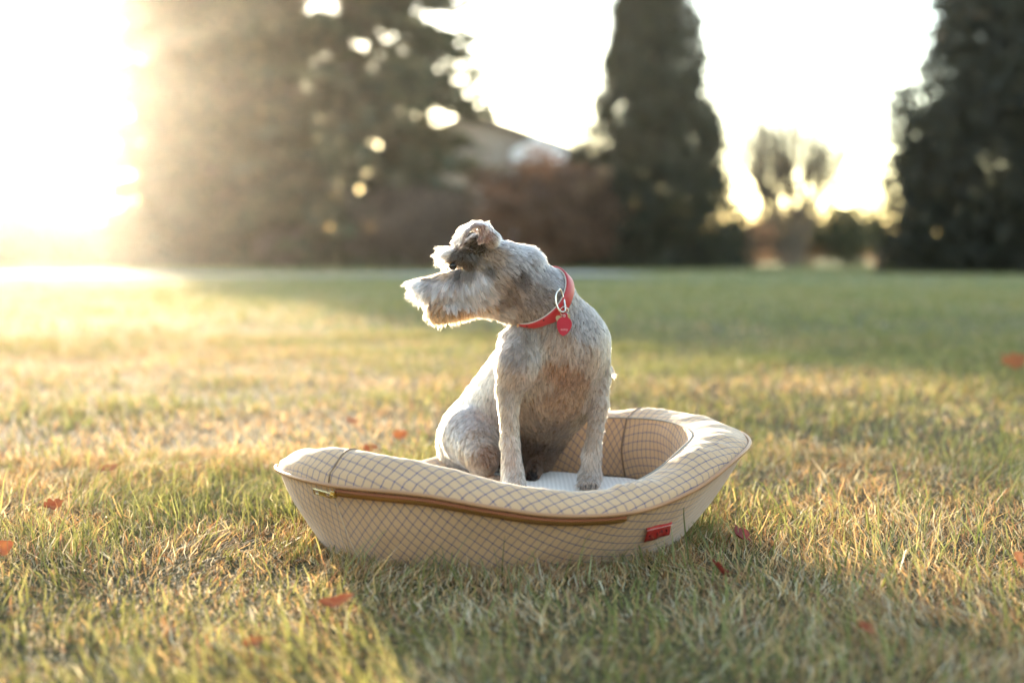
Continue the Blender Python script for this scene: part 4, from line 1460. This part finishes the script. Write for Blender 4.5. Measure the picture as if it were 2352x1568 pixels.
# added unseen tree belt behind the viewer, tall to cut low sky light
n2_ = 26000
a = g.uniform(math.radians(75), math.radians(285), n2_); rr2 = g.uniform(32, 44, n2_)
x = rr2 * np.sin(a); y = rr2 * np.cos(a)
top = 10.5 + 2.5 * vnoise(x, y, .08, 3) + 1.5 * vnoise(x, y, .3, 4)
C = np.concatenate([C, np.stack([x, y, g.random(n2_) * top], -1)]); n += n2_
V, F = cards(g, C, 1, 1.0, n)
dw = link('wood_and_added_belt', mesh_np('wood_and_added_belt', V, F, False, None, tint(g, n, [(.16, .12, .09), (.12, .11, .07), (.20, .15, .11)])), None, M_LEAFY)
tag(dw, 'hazy belt of far-off trees along the horizon, with an added unseen belt behind the viewer', 'trees', kind='stuff')

# ------------------------------------------------------------------ house behind the shrubs
HY = 68.0
def hx(u): return (u - 1176) / FPX * HY
def hz(v): return CAM_H - (v - 585) / FPX * HY
hb0 = Vector((hx(1090), HY, 0))
house = empty('house', hb0)
tag(house, 'low brown-roofed house with a pale gable behind the spruce and rusty shrub', 'house')
M_WALL = simple('taupe_wall', (.26, .21, .18), .9, var=.12, vscale=.8)
M_ROOF = simple('brown_roof', (.085, .065, .052), .85, var=.3, vscale=2.0)
M_GABLE = simple('white_paint', (.72, .72, .76), .7)
M_GLASS = simple('window_glass', (.05, .06, .07), .08)
x0, x1 = hx(880), hx(1325); ez = hz(345); rz_ = hz(262); dpt = 9.0
mb = MB(); mb.box(((x0 + x1) / 2, HY + dpt / 2, ez / 2), x1 - x0, dpt, ez); mb.build('wall', M_WALL, house)
xm = hx(1085)
mb = MB()
ov = .55
prism = [(x0 - ov, ez - .15), (xm, rz_), (x1 + ov, ez - .15), (x1 + ov, ez - .40), (xm, rz_ - .28), (x0 - ov, ez - .40)]
k0 = len(mb.v)
for yy in (HY - .5, HY + dpt + .5):
    for (px, pz) in prism: mb.v.append(Vector((px, yy, pz)))
for (a_, b_) in ((0, 1), (1, 2), (2, 3), (3, 4), (4, 5), (5, 0)): mb.f.append((a_, b_, 6 + b_, 6 + a_))
mb.f += [(0, 5, 4, 1), (1, 4, 3, 2), (6, 7, 10, 11), (7, 8, 9, 10)]
roof = mb.build('roof', M_ROOF, house)
mb = MB(); mb.prism([(x0, ez), (x1, ez), (xm, rz_ - .3)], .10, Matrix.Translation((0, HY + .05, 0)) @ Matrix(((1, 0, 0, 0), (0, 0, 1, 0), (0, 1, 0, 0), (0, 0, 0, 1)))); mb.build('gable', M_WALL, house)
mb = MB(); mb.prism([(hx(1175), hz(378)), (hx(1298), hz(378)), (hx(1298), hz(352)), (hx(1236), hz(318)), (hx(1175), hz(352))], .5, Matrix.Translation((0, HY - .9, 0)) @ Matrix(((1, 0, 0, 0), (0, 0, 1, 0), (0, 1, 0, 0), (0, 0, 0, 1)))); mb.build('porch_gable', M_GABLE, house)
for s in (-1, 1):
    mb = MB(); mb.box((hx(1236) + s * 1.15, HY - .9, hz(378) / 2), .22, .22, hz(378)); mb.build('porch_post', M_GABLE, house)
for (u0_, u1_, v0_, v1_) in ((1100, 1150, 410, 470), (1190, 1240, 430, 520), (950, 1010, 410, 470)):
    mb = MB(); mb.box((hx((u0_ + u1_) / 2), HY - .03, hz((v0_ + v1_) / 2)), hx(u1_) - hx(u0_), .10, hz(v0_) - hz(v1_)); wf = mb.build('window', M_GABLE, house)
    mb = MB(); mb.box((hx((u0_ + u1_) / 2), HY - .07, hz((v0_ + v1_) / 2)), (hx(u1_) - hx(u0_)) * .84, .06, (hz(v0_) - hz(v1_)) * .84); mb.build('pane', M_GLASS, wf)

# ------------------------------------------------------------------ sunlit evening air
hz_m = bpy.data.materials.new('haze'); hz_m.use_nodes = True
N, L = hz_m.node_tree.nodes, hz_m.node_tree.links; N.clear()
out = N.new('ShaderNodeOutputMaterial'); pvn = N.new('ShaderNodeVolumePrincipled')
pvn.inputs['Color'].default_value = (1.0, .96, .90, 1)
pvn.inputs['Density'].default_value = .00027
pvn.inputs['Anisotropy'].default_value = .87
L.new(pvn.outputs[0], out.inputs['Volume'])
mb = MB(); mb.box((0, 220, 10.25), 860, 620, 22.5)
hzo = mb.build('haze', hz_m)
tag(hzo, kind='stuff')
